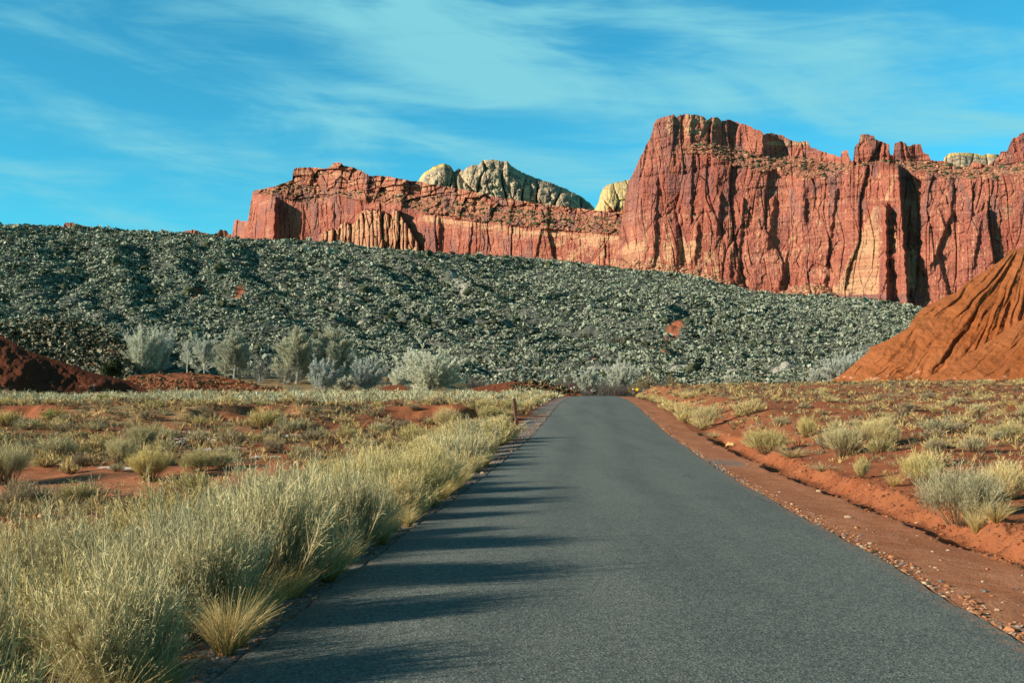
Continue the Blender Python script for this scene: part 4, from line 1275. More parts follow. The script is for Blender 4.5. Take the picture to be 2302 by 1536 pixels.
# shrubs placed where the photograph shows them: foot x, foot y, height in photo pixels, width factor, builder, label
NAMED = (
    (2170, 1180, 165, 1.1, HI[2], 'biggest full grey green brush on the ditch bank, straw tuft at its foot'),
    (2240, 1130, 110, 1.0, HI[1], 'straw coloured brush just behind the biggest brush of the ditch bank'),
    (2060, 1090, 95, 1.1, HI[0], 'yellowish brush between the biggest ditch brush and the grey green clump'),
    (1890, 1028, 90, 1.25, HI[2], 'grey green rounded clump with dark base on the plain past the ditch'),
    (1965, 1010, 84, 1.1, HI[1], 'tan feathery brush growing against the grey green rounded clump'),
    (1725, 1022, 76, 1.2, HI[3], 'olive domed brush beside the washed out hole of the ditch'),
    (1815, 984, 62, .75, HI[0], 'narrow upright yellow green brush behind the olive domed one'),
    (1590, 962, 58, 1.05, HI[1], 'pale round brush standing close to the asphalt past the ditch start'),
    (1535, 936, 42, 1.1, MID[2], 'straw brush just beyond the pale round brush near the asphalt'),
    (1500, 925, 34, 1.1, MID[2], 'small golden brush at the end of the roadside pair near the asphalt'),
    (1940, 1075, 62, .6, HI[0], 'slim green sprig on bare soil in front of the grey green clump'),
    (1755, 958, 32, 1.3, MID[1], 'low grey brush behind the narrow upright yellow green one'),
    (2115, 975, 46, 1.7, MID[1], 'wide windswept grey brush lying low on the red plain'),
    (2255, 985, 42, 1.6, MID[0], 'wide green sprawling brush at the edge of the red plain'),
    (2195, 935, 38, 1.2, MID[1], 'domed grey brush alone near a straw tuft on the red plain'),
    (2040, 925, 30, 1.3, MID[3], 'brown twiggy brush halfway out on the red plain'),
    (595, 968, 66, 1.05, MID[0], 'rounded pale brush alone before the red bank on the post side'),
    (650, 975, 44, 1.2, MID[1], 'grey green brush at the foot of the rounded pale one'),
    (345, 1080, 92, 1.15, HI[0], 'olive brush at the edge of the dirt wash with spreading stems'),
    (445, 1062, 66, 1.1, HI[3], 'yellow green dome of brush beside the olive one by the wash'),
    (265, 1045, 76, 1.15, HI[2], 'grey brush with dark base above the dirt wash'),
    (310, 1010, 66, 1.1, HI[2], 'feathery grey green brush behind the dark based one by the wash'),
    (140, 1025, 60, 1.3, MID[1], 'grey sage clump at the bend of the dirt wash'),
    (20, 1090, 110, 1.1, HI[2], 'blue grey brush at the frame edge by the dirt wash'),
    (372, 992, 40, 1.2, MID[1], 'small dark grey brush beside the pale rock pile'),
    (15, 960, 50, 1.1, MID[0], 'green grey brush under the red bank at the frame edge'),
    (450, 960, 32, 1.1, MID[0], 'pale green brush above the white salt crust'),
    (1010, 962, 54, 1.15, HI[1], 'straw brush below the marker post, farther from the asphalt'),
    (1105, 952, 52, 1.15, HI[0], 'full pale brush right beside the brown marker post'),
    (325, 945, 30, .8, MID[3], 'thin brown twiggy brush on the red bank'),
    (850, 975, 34, 1.3, MID[1], 'grey low brush behind the tall row near the red bank'),
    (905, 965, 30, 1.3, MID[3], 'brown grey low brush under the cracked red bank'),
    (930, 925, 22, 1.3, MID[3], 'dark twiggy brush on top of the cracked red bank'),
    (785, 990, 40, 1.0, MID[0], 'olive dark footed brush on red soil behind the tall row'),
    (1390, 958, 0, 1, None, ''),
)
used = []
for x, y, hp, wd, pr, lab in NAMED:
    if pr is None:
        continue
    X, Y, z = hit(x, y)
    used.append((X, Y))
    bush('rabbitbrush', pr, X, Y, hp / F * Y, wd, category='shrub', label=lab)
X, Y, z = hit(118, 945)
bush('green_shrub', BRIGHT, X, Y, 36 / F * Y, 1.3, category='shrub', label='bright green leafy shrub at the foot of the red bank')
for x, y, hp, lab in ((232, 898, 15, 'dark green low shrub in the pale sage flat'), (265, 899, 12, 'flat dark green shrub beside the other one in the sage flat')):
    X, Y, z = hit(x, y)
    bush('green_shrub', BRIGHT, X, Y, hp / F * Y, 1.8, category='shrub', label=lab)
for x, y, hp, wd, pr, lab in ((2195, 1200, 78, .8, TUFT[0], 'bright straw tuft leaning out at the foot of the biggest ditch brush'), (2240, 1175, 66, 1.1, TUFT[1], 'golden tuft behind the bright straw one on the ditch bank'), (2010, 1095, 46, .9, TUFT[1], 'small golden tuft between ditch bank and yellowish brush'),
                              (1850, 1062, 26, 2.2, TUFT[2], 'flattened pale straw tuft near the ditch lip'), (1780, 1030, 36, 1.8, TUFT[2], 'pale dead tuft beside the olive domed brush'), (2100, 930, 30, 1.0, TUFT[0], 'golden tuft on the red plain beside the domed grey brush'), (1880, 962, 26, 1.0, TUFT[0], 'golden tuft behind the grey green clump'),
                              (1180, 968, 12, 1.0, TUFT[1], 'tiny brown tuft on the gravel at the marker post'), (1160, 985, 10, 1.0, TUFT[1], 'tiny dark tuft on the gravel below the marker post'), (1112, 1020, 22, .9, TUFT[1], 'lone golden tuft on the gravel strip beyond the brush row'), (1605, 985, 22, 1.3, TUFT[2], 'straw tuft at the lip of the washed out hole'),
                              (1700, 1005, 20, 1.0, TUFT[0], 'thin straw tuft by the washed out hole')):
    X, Y, z = hit(x, y)
    used.append((X, Y))
    tuft(pr, X, Y, hp / F * Y, wd, label=lab)


# grassy verge beyond the post, both sides of the asphalt
for side, y0, y1, lab, grp in ((-1, 32, 132, 'pale straw brush in the verge strip beyond the marker post', 'straw brush in the verge beyond the post'), (1, 52, 140, 'pale straw brush in the far verge strip on the ditch side', 'straw brush in the far verge on the ditch side')):
    y = float(y0)
    while y < y1:
        for k in range(2):
            u = HALF + (1.6 if side < 0 else 1.7) + random.random() * (2.6 if k else .8)
            if side < 0 and y < 52:
                u += 1.2 * (52 - y) / 20
            if side < 0 and y < 56 and abs(CX + F * (road_x(y) - u) / y - 1160) < 32:
                continue
            bush('straw_bush', random.choice((MID[2], MID[0], MID[2], LOW[2])), road_x(y) + side * u, y, random.uniform(.55, 1.0) * (1 if y < 70 else .8), 1.0, category='shrub', label=lab, group=grp)
        y *= 1.045

# shrubs sprinkled over the two plains
cnt = 0
placed = list(used)
G3, L3 = 'small shrubs over the red plain past the ditch', 'small dry shrub dotting the red plain past the ditch'
G4, L4 = 'small shrubs over the flat on the post side', 'small grey green shrub dotting the flat on the post side'
tries = 0
while cnt < 270 and tries < 6000:
    tries += 1
    rside = random.random() < .42
    Y = math.exp(random.uniform(math.log(13 if rside else 24), math.log(112 if rside or random.random() < .5 else 58)))
    X = random.uniform(-.47, .48) * Y
    u = X - road_x(Y)
    if (rside and u < 6.2) or (not rside and u > -6.5) or abs(X) > .47 * Y:
        continue
    if not rside and (abs(Y - 31 - .12 * (X + 12)) < 3.2 and X < -7):
        continue
    if min(((X - a) ** 2 + (Y - b) ** 2 for a, b in placed), default=9) < (.5 + .012 * Y) ** 2:
        continue
    placed.append((X, Y))
    h = random.uniform(.28, .62) if rside else random.uniform(.32, .8)
    pr = random.choice(MID + LOW if Y < 45 else LOW)
    if rside and random.random() < .3:
        tuft(random.choice(TUFT), X, Y, h * .7, 1.2, label='dry straw tuft dotting the red plain past the ditch', group='straw tufts over the red plain')
    else:
        bush('sagebrush', pr, X, Y, h, 1.2, category='shrub', label=L3 if rside else L4, group=G3 if rside else G4)
    cnt += 1


def small_tufts():
    """Ground cover: the short dry grass and dwarf brush nobody could count."""
    n = 52000
    Y = np.exp(rng.uniform(np.log(7), np.log(150), n))
    X = rng.uniform(-.5, .52, n) * Y
    z, mk = ground_full(X, Y)
    u = X - road_x(Y)
    dens = mk[:, 0] * 1.0 + .05
    keep = (rng.random(n) < dens ** 1.3 * 1.15) & ((u < -HALF - 1.15) | (u > HALF + 3.0)) & (Y * 0 + 1 > 0)
    X, Y, z, u = X[keep], Y[keep], z[keep], u[keep]
    n = len(X)
    nb = 13
    h = rng.gamma(5, .028, n) * (1 + .004 * Y) * np.where(u < 0, 1.25, .95)
    h = h * np.where((u < 0) & (Y > 78), 1.35, 1)
    a = rng.random((n, nb)) * 2 * PI
    lean = .9 * rng.random((n, nb)) ** .7
    L = h[:, None] * rng.uniform(.6, 1.15, (n, nb))
    out = np.stack([np.cos(a), np.sin(a), 0 * a], -1)
    root = np.stack([X, Y, z - .01], -1)[:, None] + out * (h[:, None] * .35 * rng.random((n, nb)))[..., None]
    tip = root + out * (L * np.sin(lean) * 1.1)[..., None] + np.array([0, 0, 1.0]) * (L * np.cos(lean))[..., None]
    P = np.stack([root, (root + tip) / 2 + np.array([0, 0, .12]) * L[..., None, None].reshape(n, nb, 1), tip], 2).reshape(n * nb, 3, 3)
    w = np.maximum(.008, .00055 * Y)[:, None] * rng.uniform(.7, 1.4, (n, nb))
    wid = w.reshape(-1, 1) * np.array([1, .85, .4])
    t = rng.random((n, 1, 1))
    pick = rng.random((n, 1, 1))
    ca = np.where(pick < .44, np.array((.46, .325, .14)), np.where(pick < .70, np.array((.23, .20, .115)), np.array((.15, .085, .05))))
    ca = np.where(((u < 0) & (Y > 76))[:, None, None] & (t < .75), np.array((.42, .40, .255)), ca)
    c = ca * (.75 + .5 * rng.random((n, nb, 1)))
    col = np.repeat(c.reshape(-1, 1, 3), 3, 1) * np.array([.8, 1, 1.1])[None, :, None]
    V, Fc, C = strips(P, wid, rnd_side(out.reshape(-1, 3) + np.array([0, 0, .6])), col)
    link('dry_grass', raw_mesh('dry_grass', V, Fc, M_LEAF, {'col': C}), kind='stuff', label='short dry grass and dwarf brush covering the plains', category='grass')


small_tufts()


def pebbles():
    n = 16000
    Y = np.exp(rng.uniform(np.log(6), np.log(70), n))
    X = rng.uniform(-.5, .52, n) * Y
    u = X - road_x(Y)
    near = rng.random(n) < .22
    u = np.where(near, np.where(rng.random(n) < .4, HALF + .05 + rng.gamma(1.0, .12, n), -HALF - .02 - rng.gamma(1.6, .35, n)), u)
    X = road_x(Y) + u
    keep = (np.abs(u) > HALF + .03) & (np.abs(u) < 40) & ~((u > HALF + .32) & (u < HALF + 2.1) & (rng.random(n) < .9))
    X, Y, u = X[keep], Y[keep], u[keep]
    z = gz(X, Y)
    n = len(X)
    r = np.minimum(rng.gamma(1.3, .006, n) + .004 + .00022 * Y * rng.random(n), .05)
    V, Fc = blobs(np.stack([X, Y, z], -1), np.stack([r * 1.2, r, r], -1), .7, .35, .2)
    t = rng.random((n, 1, 1))
    c = np.where(t < .55, np.array((.34, .15, .075)), np.where(t < .85, np.array((.42, .29, .19)), np.array((.16, .15, .14))))
    C = np.repeat(c, 12, 1).reshape(-1, 3) * rng.uniform(.75, 1.2, (n * 12, 1))
    link('pebbles', raw_mesh('pebbles', V, Fc, M_SCRUB, {'col': C}), kind='stuff', label='loose pebbles scattered on the soil and shoulders', category='gravel')


pebbles()

def clods():
    n = 5000
    Y = np.exp(rng.uniform(np.log(6.5), np.log(42), n))
    q = np.where(rng.random(n) < .6, rng.normal(2.36, .20, n), rng.normal(1.55, .10, n))
    X = road_x(Y) + HALF + q + .12 * perlin(Y * .55, 5.5)
    r = rng.gamma(1.4, .007, n) + .006
    V, Fc = blobs(np.stack([X, Y, gz(X, Y)], -1), np.stack([r * 1.2, r, r], -1), .75, .4, .15)
    t = rng.random((n, 1, 1))
    C = np.repeat(np.array((.19, .06, .026)) * (1 - t) + np.array((.31, .125, .06)) * t, 12, 1).reshape(-1, 3)
    link('soil_clods', raw_mesh('soil_clods', V, Fc, M_SCRUB, {'col': C}), kind='stuff', label='crumbling red clods along the ditch and its bank', category='clods')


clods()

# ------------------------------------------------------------------ trees


def bare_tree(seed, stems, H, rx, rz, zc, limbs, nb, nt, w, cols, low=.12):
    """Winter tree of height H: limbs curving out to a crown envelope (half width rx, half height rz, centre zc, as shares of H), branches and fine twigs filling it."""
    global rng
    keep, rng = rng, np.random.default_rng(seed)
    a = rng.random(limbs) * 2 * PI
    ez = 1 - 1.8 * rng.random(limbs)
    eh = np.sqrt(np.clip(1 - ez ** 2, 0, 1))
    sc = rng.uniform(.50, .95, limbs) * (1 + .16 * np.sin(a * 3 + seed))
    sc = np.where(rng.random(limbs) < .35, sc * .7, sc)
    end = np.stack([np.cos(a) * eh * rx * sc, np.sin(a) * eh * rx * sc, zc + ez * rz * sc], -1) * H
    if stems == 1:
        zs = np.clip(end[:, 2] - np.hypot(end[:, 0], end[:, 1]) * rng.uniform(.7, 1.4, limbs), low * H, .8 * H)
        start = np.stack([0 * zs, 0 * zs, zs], -1)
    else:
        sa = np.round(a / (2 * PI) * stems) * 2 * PI / stems
        start = np.stack([np.cos(sa), np.sin(sa), 0 * sa], -1) * .03 * H
        start[:, 2] = rng.random(limbs) ** 2 * low * 1.2 * H
    t = np.linspace(0, 1, 6)
    L = np.linalg.norm(end - start, axis=1)
    P = start[:, None] + (end - start)[:, None] * t[None, :, None]
    P[..., 2] -= (.10 * L)[:, None] * np.sin(t * PI)[None] * (stems == 1)
    P[..., :2] *= (1 - .12 * np.sin(t * PI))[None, :, None] if stems > 1 else 1
    P += rng.normal(0, .012, P.shape) * H * (t > 0)[None, :, None]
    R = np.maximum(.0075 * H * (L / L.max())[:, None] * (1 - .78 * t)[None], .012)

    def tubes(P, R, k=5):
        n, m, _ = P.shape
        d = norm(np.gradient(P, axis=1))
        ref = np.broadcast_to(np.array([.3, .7, .2]), d.shape)
        u = norm(np.cross(d, ref))
        v = np.cross(d, u)
        an = np.arange(k) * 2 * PI / k
        V = P[:, :, None] + (u[:, :, None] * np.cos(an)[None, None, :, None] + v[:, :, None] * np.sin(an)[None, None, :, None]) * R[..., None, None]
        i = np.arange(n * m * k).reshape(n, m, k)
        j = np.roll(i, -1, 2)
        Fq = np.stack([i[:, :-1], j[:, :-1], j[:, 1:], i[:, 1:]], -1).reshape(-1, 4)
        return V.reshape(-1, 3), Fq

    Vt, Ft = tubes(P, R)
    if stems == 1:
        tz = np.linspace(-.02, .9, 9)
        T0 = np.stack([.012 * np.sin(tz * 7 + seed), .012 * np.cos(tz * 6), tz], -1)[None] * H
        V2, F2 = tubes(T0, (.019 * H * (1 - .9 * np.clip(tz, 0, 1)))[None])
        Vt, Ft = np.concatenate([Vt, V2]), np.concatenate([Ft, F2 + len(Vt)])
    c0, c1 = np.array(cols[0]), np.array(cols[1])

    def spawn(P, n, lo, spread, out, up, lmin, lmax, wd, seg):
        m, k, _ = P.shape
        si = np.repeat(np.arange(m), n)
        f = lo + (1 - lo) * rng.random(m * n)
        q = f * (k - 1)
        i = np.clip(q.astype(int), 0, k - 2)
        fr = (q - i)[:, None]
        p0 = P[si, i] * (1 - fr) + P[si, i + 1] * fr
        tan = norm(P[si, i + 1] - P[si, i])
        rad = norm(p0 - np.array([0, 0, (zc - rz * .7) * H]))
        d = norm(tan * .7 + rad * out + rng.normal(0, spread, p0.shape) + np.array([0, 0, up]))
        ln = (rng.uniform(lmin, lmax, m * n) * H * (1.15 - .5 * f))[:, None, None]
        tt = np.linspace(0, 1, seg)[None, :, None]
        Q = p0[:, None] + d[:, None] * ln * tt + rnd_side(d)[:, None] * ln * .12 * tt ** 2 * rng.normal(0, 1, (m * n, 1, 1)) + np.array([0, 0, .10]) * ln * tt ** 2
        W_ = wd * (1 - .6 * tt[..., 0]) * rng.uniform(.7, 1.3, (m * n, 1))
        C = (c0 + (c1 - c0) * rng.random((m * n, 1)))[:, None] * np.ones((1, seg, 1)) * rng.uniform(.8, 1.2, (m * n, 1, 1))
        return Q, strips(Q, W_, rnd_side(d), C)

    Q, s1 = spawn(P, nb, .25, .34, .62, .14, .09, .19, w * 1.3, 4)
    _, s2 = spawn(Q, nt, .10, .55, .42, .10, .035, .075, w, 3)
    Vc, Fc, Cc = joinm([s1, s2])
    rng = keep
    k = H / np.percentile(Vc[:, 2], 99.3)
    return raw_mesh('trunk', Vt * k, Ft, M_BARK), raw_mesh('crown', Vc * k, Fc, M_TWIG, {'col': Cc})


GREYGREEN = ((.44, .46, .39), (.60, .62, .54))
OLIVE = ((.34, .345, .265), (.48, .485, .39))
SILVER = ((.48, .49, .43), (.64, .65, .57))
DARKT = ((.12, .115, .10), (.20, .195, .17))
TANT = ((.25, .18, .085), (.40, .30, .15))
T_MULTI = bare_tree(201, 5, 10, .46, .46, .56, 46, 15, 19, .060, GREYGREEN)
T_TALL = bare_tree(202, 1, 10, .34, .42, .56, 44, 14, 18, .056, GREYGREEN)
T_OVAL = bare_tree(203, 1, 10, .42, .44, .55, 64, 16, 19, .060, OLIVE)
T_BROAD = bare_tree(204, 6, 7, .80, .50, .50, 110, 16, 20, .060, SILVER)
T_SMALL = bare_tree(205, 4, 6, .56, .44, .55, 56, 15, 18, .056, SILVER)
T_DARK = bare_tree(206, 3, 7, .50, .44, .55, 26, 9, 9, .045, DARKT)
T_TAN = bare_tree(207, 4, 5, .55, .46, .54, 30, 11, 12, .05, TANT)
T_THIN = bare_tree(208, 1, 10, .22, .42, .56, 20, 8, 8, .04, GREYGREEN)


def tree(kind, proto, x, ytop, ybase, Y, wide, label, H, rot=None, **props):
    """Foot at photo pixel (x, ybase) at distance Y, top at row ytop."""
    p = W(x, ybase, Y)
    o = link(kind, None, label=label, category='tree')
    o.location = Vector(p)
    h = (ybase - ytop) / F * Y
    h *= 1.07
    wide *= 1.1
    o.scale = (h / H * wide, h / H * wide, h / H)
    o.rotation_euler = (0, 0, random.uniform(0, 6) if rot is None else rot)
    for k, v in props.items():
        o[k] = v
    link('trunk', proto[0], o)
    link('crown', proto[1], o)


GT = 'bare winter trees along the foot of the hill'
for args in (('bare_tree', T_MULTI, 325, 748, 846, 222, 1.05, 'many stemmed bare grey tree beside the dark brown hill', 10),
             ('bare_tree', T_MULTI, 352, 752, 846, 226, 1.05, 'bare grey tree crowding the many stemmed one from behind', 10),
             ('bare_tree', T_THIN, 422, 770, 842, 220, 1, 'thin straight bare tree between the many stemmed one and the berm', 10),
             ('bare_tree', T_TALL, 460, 765, 846, 216, 1, 'slender bare tree above the stony berm', 10),
             ('bare_tree', T_OVAL, 527, 756, 858, 210, 1.08, 'oval olive grey tree with a dark straight trunk', 10),
             ('bare_tree', T_DARK, 588, 800, 868, 205, 1, 'dark thin tree beside the oval olive one', 7),
             ('bare_tree', T_OVAL, 668, 750, 872, 200, 1.08, 'tall olive grey tree, first of the high pair', 10),
             ('bare_tree', T_OVAL, 748, 748, 872, 202, 1.08, 'tall olive grey tree behind the small silver one', 10),
             ('bare_tree', T_DARK, 640, 812, 874, 196, 1, 'low dark brush tree under the high pair', 7),
             ('bare_tree', T_SMALL, 726, 814, 883, 150, 1, 'small silver tree with several trunks in front of the high pair', 6),
             ('bare_tree', T_SMALL, 824, 812, 882, 152, 1, 'small silver tree next to the dark red berm', 6),
             ('bare_tree', T_SMALL, 775, 848, 882, 154, 1.5, 'low silver bush tree between the two small silver trees', 6),
             ('bare_tree', T_SMALL, 900, 828, 880, 172, 1, 'yellowish pale tree half hidden by the broad round one', 6),
             ('bare_tree', T_BROAD, 968, 794, 881, 150, 1.02, 'broad round silver tree with spreading limbs', 7),
             ('bare_tree', T_DARK, 866, 834, 880, 175, 1, 'dusky tree in the gap beside the broad round one', 7),
             ('bare_tree', T_DARK, 1270, 828, 884, 230, 1, 'dark bare tree behind the pair of brown signs', 7),
             ('bare_tree', T_SMALL, 1322, 834, 886, 226, 1, 'grey bare tree at the end of the asphalt', 6),
             ('bare_tree', T_BROAD, 1398, 820, 888, 222, 0.72, 'fan shaped grey tree at the end of the asphalt', 7),
             ('tan_tree', T_TAN, 1450, 842, 884, 205, 1, 'tan leafy looking tree behind the yellow sign', 5),
             ('tan_tree', T_TAN, 1424, 862, 886, 206, 1, 'low tan bush tree beside the yellow sign', 5),
             ('tan_tree', T_TAN, 1512, 846, 880, 212, 1, 'lone tan tree standing beyond the yellow sign', 5),
             ('bare_tree', T_SMALL, 1640, 846, 874, 224, 1, 'pale low tree in front of the dusky thicket', 6),
             ('bare_tree', T_SMALL, 1830, 836, 868, 215, 1, 'silver tree at the tip of the orange hill', 6),
             ('bare_tree', T_BROAD, 1890, 806, 862, 220, 1, 'tall silver tree rising from behind the tip of the orange hill', 7),
             ('bare_tree', T_BROAD, 1930, 800, 858, 226, 1, 'silver tree mostly hidden by the orange hill slope', 7)):
    tree(*args, group=GT)


def juniper(x, ytop, ybase, Y, label):
    """Dense dark evergreen: trunk and a crown of many small leaf clumps."""
    o = link('juniper', None, label=label, category='juniper')
    o.location = Vector(W(x, ybase, Y))
    h = (ybase - ytop) / F * Y
    k = 260
    a, zz = rng.random(k) * 2 * PI, rng.random(k) ** .8
    R = .42 * h * np.sqrt(np.clip(1 - (zz * 1.02 - .25) ** 2, .02, 1)) * np.sqrt(rng.random(k))
    c = np.stack([np.cos(a) * R, np.sin(a) * R, (.06 + .86 * zz) * h], -1)
    V, Fc = blobs(c, rng.uniform(.05, .10, (k, 1)) * h, 1.2, .4, 0)
    C = scrub_cols(k, (.028, .034, .016), (.05, .055, .026), (.02, .025, .012), .3)
    tz = np.linspace(0, .5 * h, 6)
    an = np.arange(7) * 2 * PI / 7
    ring = np.stack([np.cos(an), np.sin(an)], -1)
    TV = np.concatenate([np.concatenate([ring * (.05 * h * (1 - .6 * i / 5)), np.full((7, 1), z - .1 * h * (i == 0))], 1) for i, z in enumerate(tz)])
    TF = np.array([[i * 7 + j, i * 7 + (j + 1) % 7, (i + 1) * 7 + (j + 1) % 7, (i + 1) * 7 + j] for i in range(5) for j in range(7)])
    link('trunk', raw_mesh('trunk', TV, TF, M_BARK), o)
    link('crown', raw_mesh('crown', V, Fc, M_SCRUB, {'col': C}), o)


juniper(258, 810, 848, 200, 'dark green juniper at the end of the dark brown hill')
juniper(237, 820, 846, 198, 'shorter dark juniper touching the bigger one')
juniper(157, 884, 897, 88, 'small round dark bush alone in the pale sage flat')

# dark shrubs one can pick out on the hillside
v_, f_ = sphere(1)
jun = []
for s in range(3):
    q = v_ * (1 + .3 * (rng.random((len(v_), 1)) - .5) * 2)
    q = q * np.array([1.1, 1.0, .75]) + np.array([0, 0, .55])
    jun.append(raw_mesh('hill_shrub', q, f_, M_SCRUB, {'col': np.array((.05, .058, .036)) * rng.uniform(.7, 1.4, (len(q), 1))}))
for i in range(110):
    x = random.uniform(5, 2050)
    yc = float(itp(x, CREST))
    y = yc + 3 + (855 - yc) * random.random() ** (2.2 if x > 1000 else 1.3)
    p = hill_point(np.array([x]), np.array([y]))[0]
    o = link('hill_shrub', random.choice(jun), category='shrub', group='dark shrubs on the grey hillside', label='dark rounded shrub standing out on the grey hillside')
    o.location = Vector(p)
    r = random.uniform(.8, 1.7)
    o.scale = (r, r, r * random.uniform(.8, 1.2))
    o.rotation_euler = (0, 0, random.uniform(0, 6))


# the dusky thicket behind the crest, the brush under the trees
def thicket(name, x0, x1, y0, y1, ytop, Y0, n, cols, label, w=.05):
    x = rng.uniform(x0, x1, n)
    yb = y0 + (y1 - y0) * (x - x0) / (x1 - x0)
    Y = Y0 + rng.uniform(-6, 6, n)
    root = W(x, yb + 4, Y)
    h = (yb + 4 - ytop) / F * Y * (.35 + .65 * rng.random(n)) * np.clip(.72 + .9 * perlin(x / 22, x * 0 + .5, 8), .2, 1.3)
    d = norm(rng.normal(0, .33, (n, 3)) * np.array([1, 1, 0]) + np.array([0, 0, 1]))
    P = np.stack([root, root + d * h[:, None] * .5, root + norm(d + rng.normal(0, .25, (n, 3))) * h[:, None]], 1)
    wd = w * np.array([1, .8, .4])[None] * rng.uniform(.7, 1.3, (n, 1))
    c = (np.array(cols[0]) + (np.array(cols[1]) - np.array(cols[0])) * rng.random((n, 1)))
    V, Fc, C = strips(P, wd, rnd_side(d), np.repeat(c[:, None], 3, 1))
    link(name, raw_mesh(name, V, Fc, M_TWIG, {'col': C}), kind='stuff', label=label, category='thicket')


thicket('thicket', 1060, 1300, 884, 886, 852, 215, 5000, ((.10, .085, .08), (.17, .14, .125)), 'dusky bare thicket behind the low red berm')
thicket('thicket', 1290, 1560, 890, 882, 862, 214, 7000, ((.09, .08, .075), (.15, .13, .115)), 'dark bare thicket at the end of the asphalt')
thicket('thicket', 1500, 1800, 882, 868, 860, 228, 7000, ((.13, .085, .08), (.20, .14, .125)), 'purplish bare thicket in front of the hill foot')
thicket('thicket', 540, 960, 886, 884, 866, 172, 9000, ((.12, .12, .09), (.22, .22, .16)), 'grey brush under the bare winter trees')
thicket('thicket', 640, 1060, 885, 884, 874, 146, 5000, ((.26, .27, .19), (.38, .38, .27)), 'pale sage edge along the foot of the silver trees')

# ------------------------------------------------------------------ rocks


def rock(kind, X, Y, r, mat, label, sx=1.2, sz=.7, z=None, group=None):
    q, f = sphere(3)
    s = random.randint(0, 999)
    a, b = np.arctan2(q[:, 1], q[:, 0]), q[:, 2]
    h1, _, _, _, _, ed = cells(a * 1.4 + s, b * 2.2 + s, s)
    rr = 1 + .28 * fbm(a * 1.2 + s, b * 1.6, 3, s) + .22 * (h1 - .5)
    P = q * rr[:, None] * np.array([sx, 1, sz]) * r
    P[:, 2] = np.maximum(P[:, 2], -.25 * r)
    o = link(kind, raw_mesh(kind, P, f, mat), label=label, category='rock')
    o.location = (X, Y, (float(gz(np.array([X]), np.array([Y]))[0]) if z is None else z) + .12 * r)
    o.rotation_euler = (random.uniform(-.2, .2), random.uniform(-.2, .2), random.uniform(0, 6))
    if group:
        o['group'] = group


for x, y, r, lab in ((388, 1002, 8, 'pale jagged boulder above the dirt wash'), (405, 999, 9, 'rounded white boulder leaning on the jagged one'), (200, 1038, 5, 'small white stone at the dirt wash bank'), (415, 1008, 5, 'small pale stone below the white boulder')):
    X, Y, z = hit(x, y)
    rock('rock', X, Y, r / F * Y, M_STONE, lab)
X, Y, z = hit(1650, 1002)
rock('rock', X - .05, Y + .3, .16, M_TANSTONE, 'tan stone lodged in the washed out hole')
rock('rock', X + .25, Y + .25, .12, M_TANSTONE, 'yellowish stone beside the tan one in the washed out hole')
X, Y, z = hit(100, 1165)
rock('rock', X, Y, .12, M_TANSTONE, 'orange stone peeping out above the tall brush row')
for x, y, r, lab in ((166, 637, 5.5, 'white boulder high on the grey hillside'), (150, 652, 3.5, 'smaller pale boulder below the white one on the hillside'), (167, 669, 5, 'cream boulder lowest of the pale ones on the hillside'), (331, 643, 3, 'lone pale boulder on the hillside away from the others')):
    p = hill_point(np.array([x]), np.array([y]))[0]
    rock('boulder', p[0], p[1], r / F * p[1], M_STONE, lab, 1.3, .8, p[2])


# ------------------------------------------------------------------ posts and signs
def box(cx, cy, cz, sx, sy, sz, bev=.0):
    """Chamfered box as arrays."""
    b = min(bev, sx * .3, sy * .3)
    o = np.array([(-sx / 2 + b, -sy / 2), (sx / 2 - b, -sy / 2), (sx / 2, -sy / 2 + b), (sx / 2, sy / 2 - b), (sx / 2 - b, sy / 2), (-sx / 2 + b, sy / 2), (-sx / 2, sy / 2 - b), (-sx / 2, -sy / 2 + b)])
    zs = ((-sz / 2, 1), (sz / 2 - b, 1), (sz / 2, .86))
    V = np.concatenate([np.concatenate([o * k, np.full((8, 1), z)], 1) for z, k in zs] + [np.array([[0, 0, -sz / 2], [0, 0, sz / 2]])]) + np.array([cx, cy, cz])
    Fq = [[i * 8 + j, i * 8 + (j + 1) % 8, (i + 1) * 8 + (j + 1) % 8, (i + 1) * 8 + j] for i in range(2) for j in range(8)]
    Ft = [[24, (j + 1) % 8, j] for j in range(8)] + [[25, 16 + j, 16 + (j + 1) % 8] for j in range(8)]
    return V, Fq + Ft


def solid(name, parts, mat, parent=None):
    vs, fs, k = [], [], 0
    for V, Fc in parts:
        vs += [tuple(p) for p in V]
        fs += [tuple(i + k for i in f) for f in Fc]
        k += len(V)
    me = bpy.data.meshes.new(name)
    me.from_pydata(vs, [], fs)
    me.materials.append(mat)
    return link(name, me, parent)


X, Y, z = hit(1163, 962)
o = solid('marker_post', [box(0, 0, .44, .155, .10, 1.36, .015)], M_WOOD)
o.location = (X, Y, z)
o.rotation_euler = (math.radians(3), math.radians(-7), math.radians(12))
hh = 66 / F * Y
o.scale = (1.0, 1.0, hh / 1.12)
o['label'], o['category'] = 'leaning brown wooden marker post on the gravel verge', 'post'

for x, y, lab in ((577, 899, 'tiny white stake in the sage flat, paired with another'), (681, 902, 'tiny white stake in the sage flat nearer the berm of the broad tree')):
    X, Y, z = hit(x, y)
    o = solid('white_stake', [box(0, 0, .2, .07, .04, .8, .01)], M_WHITE)
    o.location = (X, Y, z)
    o['label'], o['category'] = lab, 'stake'


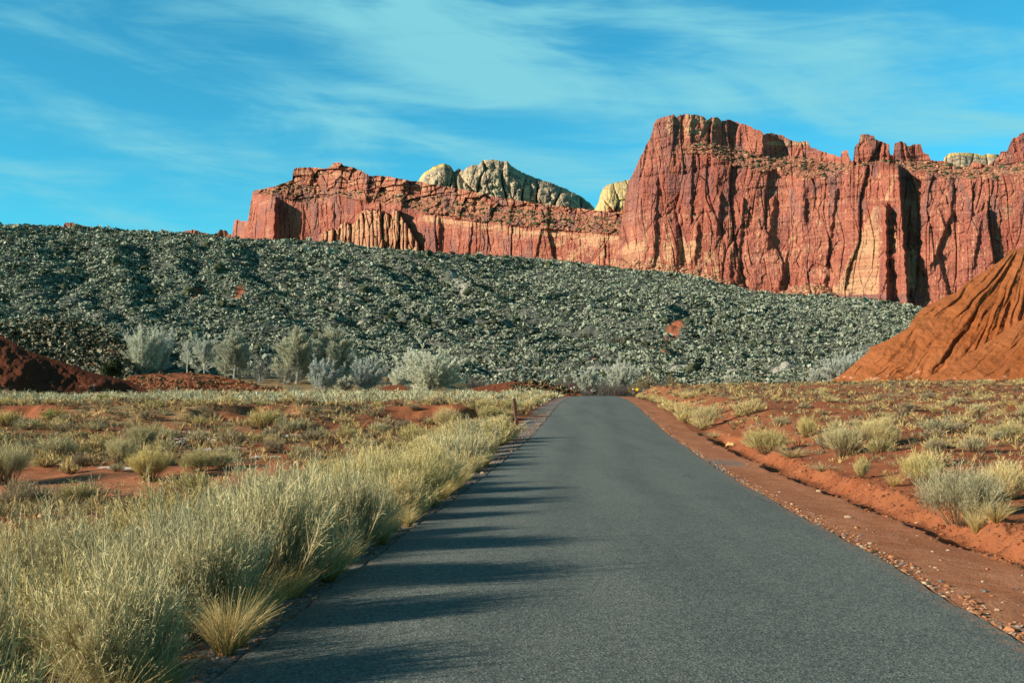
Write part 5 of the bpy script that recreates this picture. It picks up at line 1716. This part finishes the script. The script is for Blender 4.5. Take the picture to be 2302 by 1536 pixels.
def stand(name, x, y, Y, label, cat, build):
    """A sign or post whose face centre is at the photo pixel; it stands on the falling ground past the crest."""
    p = W(x, y, Y)
    g = float(gz(np.array([p[0]]), np.array([p[1]]))[0])
    o = link(name, None, label=label, category=cat)
    o.location = (p[0], p[1], g)
    build(o, p[2] - g)


def diamond(o, h):
    s = .29
    d = [(0, -s), (s, 0), (0, s), (-s, 0)]
    V = np.array([(a, -.05, h + b) for a, b in d] + [(a, -.02, h + b) for a, b in d])
    Fc = [[0, 1, 2, 3], [7, 6, 5, 4]] + [[i, i + 4, (i + 1) % 4 + 4, (i + 1) % 4] for i in range(4)]
    solid('sign_panel', [(V, Fc)], M_YELLOW, o)
    solid('post', [box(0, .03, (h + .2) / 2 - .15, .07, .07, h + .5, .01)], M_WOOD, o)


def brown_pair(o, h):
    for s in (-1, 1):
        solid('sign_panel', [box(.19 * s, -.06, h, .29, .03, .60, .01)], M_BROWN, o)
    solid('notice_plate', [box(0, -.06, h - .42, .26, .03, .12, .01)], M_WHITE, o)
    solid('post', [box(0, 0, h / 2 - .1, .1, .1, h + .6, .012)], M_WOOD, o)


def reflector(o, h):
    solid('post', [box(0, 0, h / 2 - .1, .09, .07, h + .35, .01)], M_WOOD, o)
    solid('reflector', [box(0, -.05, h, .16, .02, .16, .01)], M_WHITE, o)


def plain_post(o, h):
    solid('post', [box(0, 0, h / 2 - .1, .10, .08, h + .3, .01)], M_WOOD, o)
    solid('cap', [box(0, 0, h + .07, .12, .10, .04, .01)], M_WOOD, o)


stand('warning_sign', 1432, 876, 168, 'yellow diamond warning sign beyond the road crest', 'road sign', diamond)
stand('brown_sign', 1284, 867, 160, 'pair of narrow brown sign panels on a post at the road crest', 'sign', brown_pair)
stand('reflector_post', 1290.5, 871, 150, 'short brown post with a white reflector by the brown signs', 'post', reflector)
stand('reflector_post', 1422.5, 875.5, 150, 'short brown post with a white reflector by the yellow sign', 'post', reflector)
stand('wooden_post', 1327, 870, 165, 'plain dark post against the thicket at the end of the asphalt', 'post', plain_post)
stand('wooden_post', 1381.5, 880, 152, 'short plain post on the verge just past the crest', 'post', plain_post)
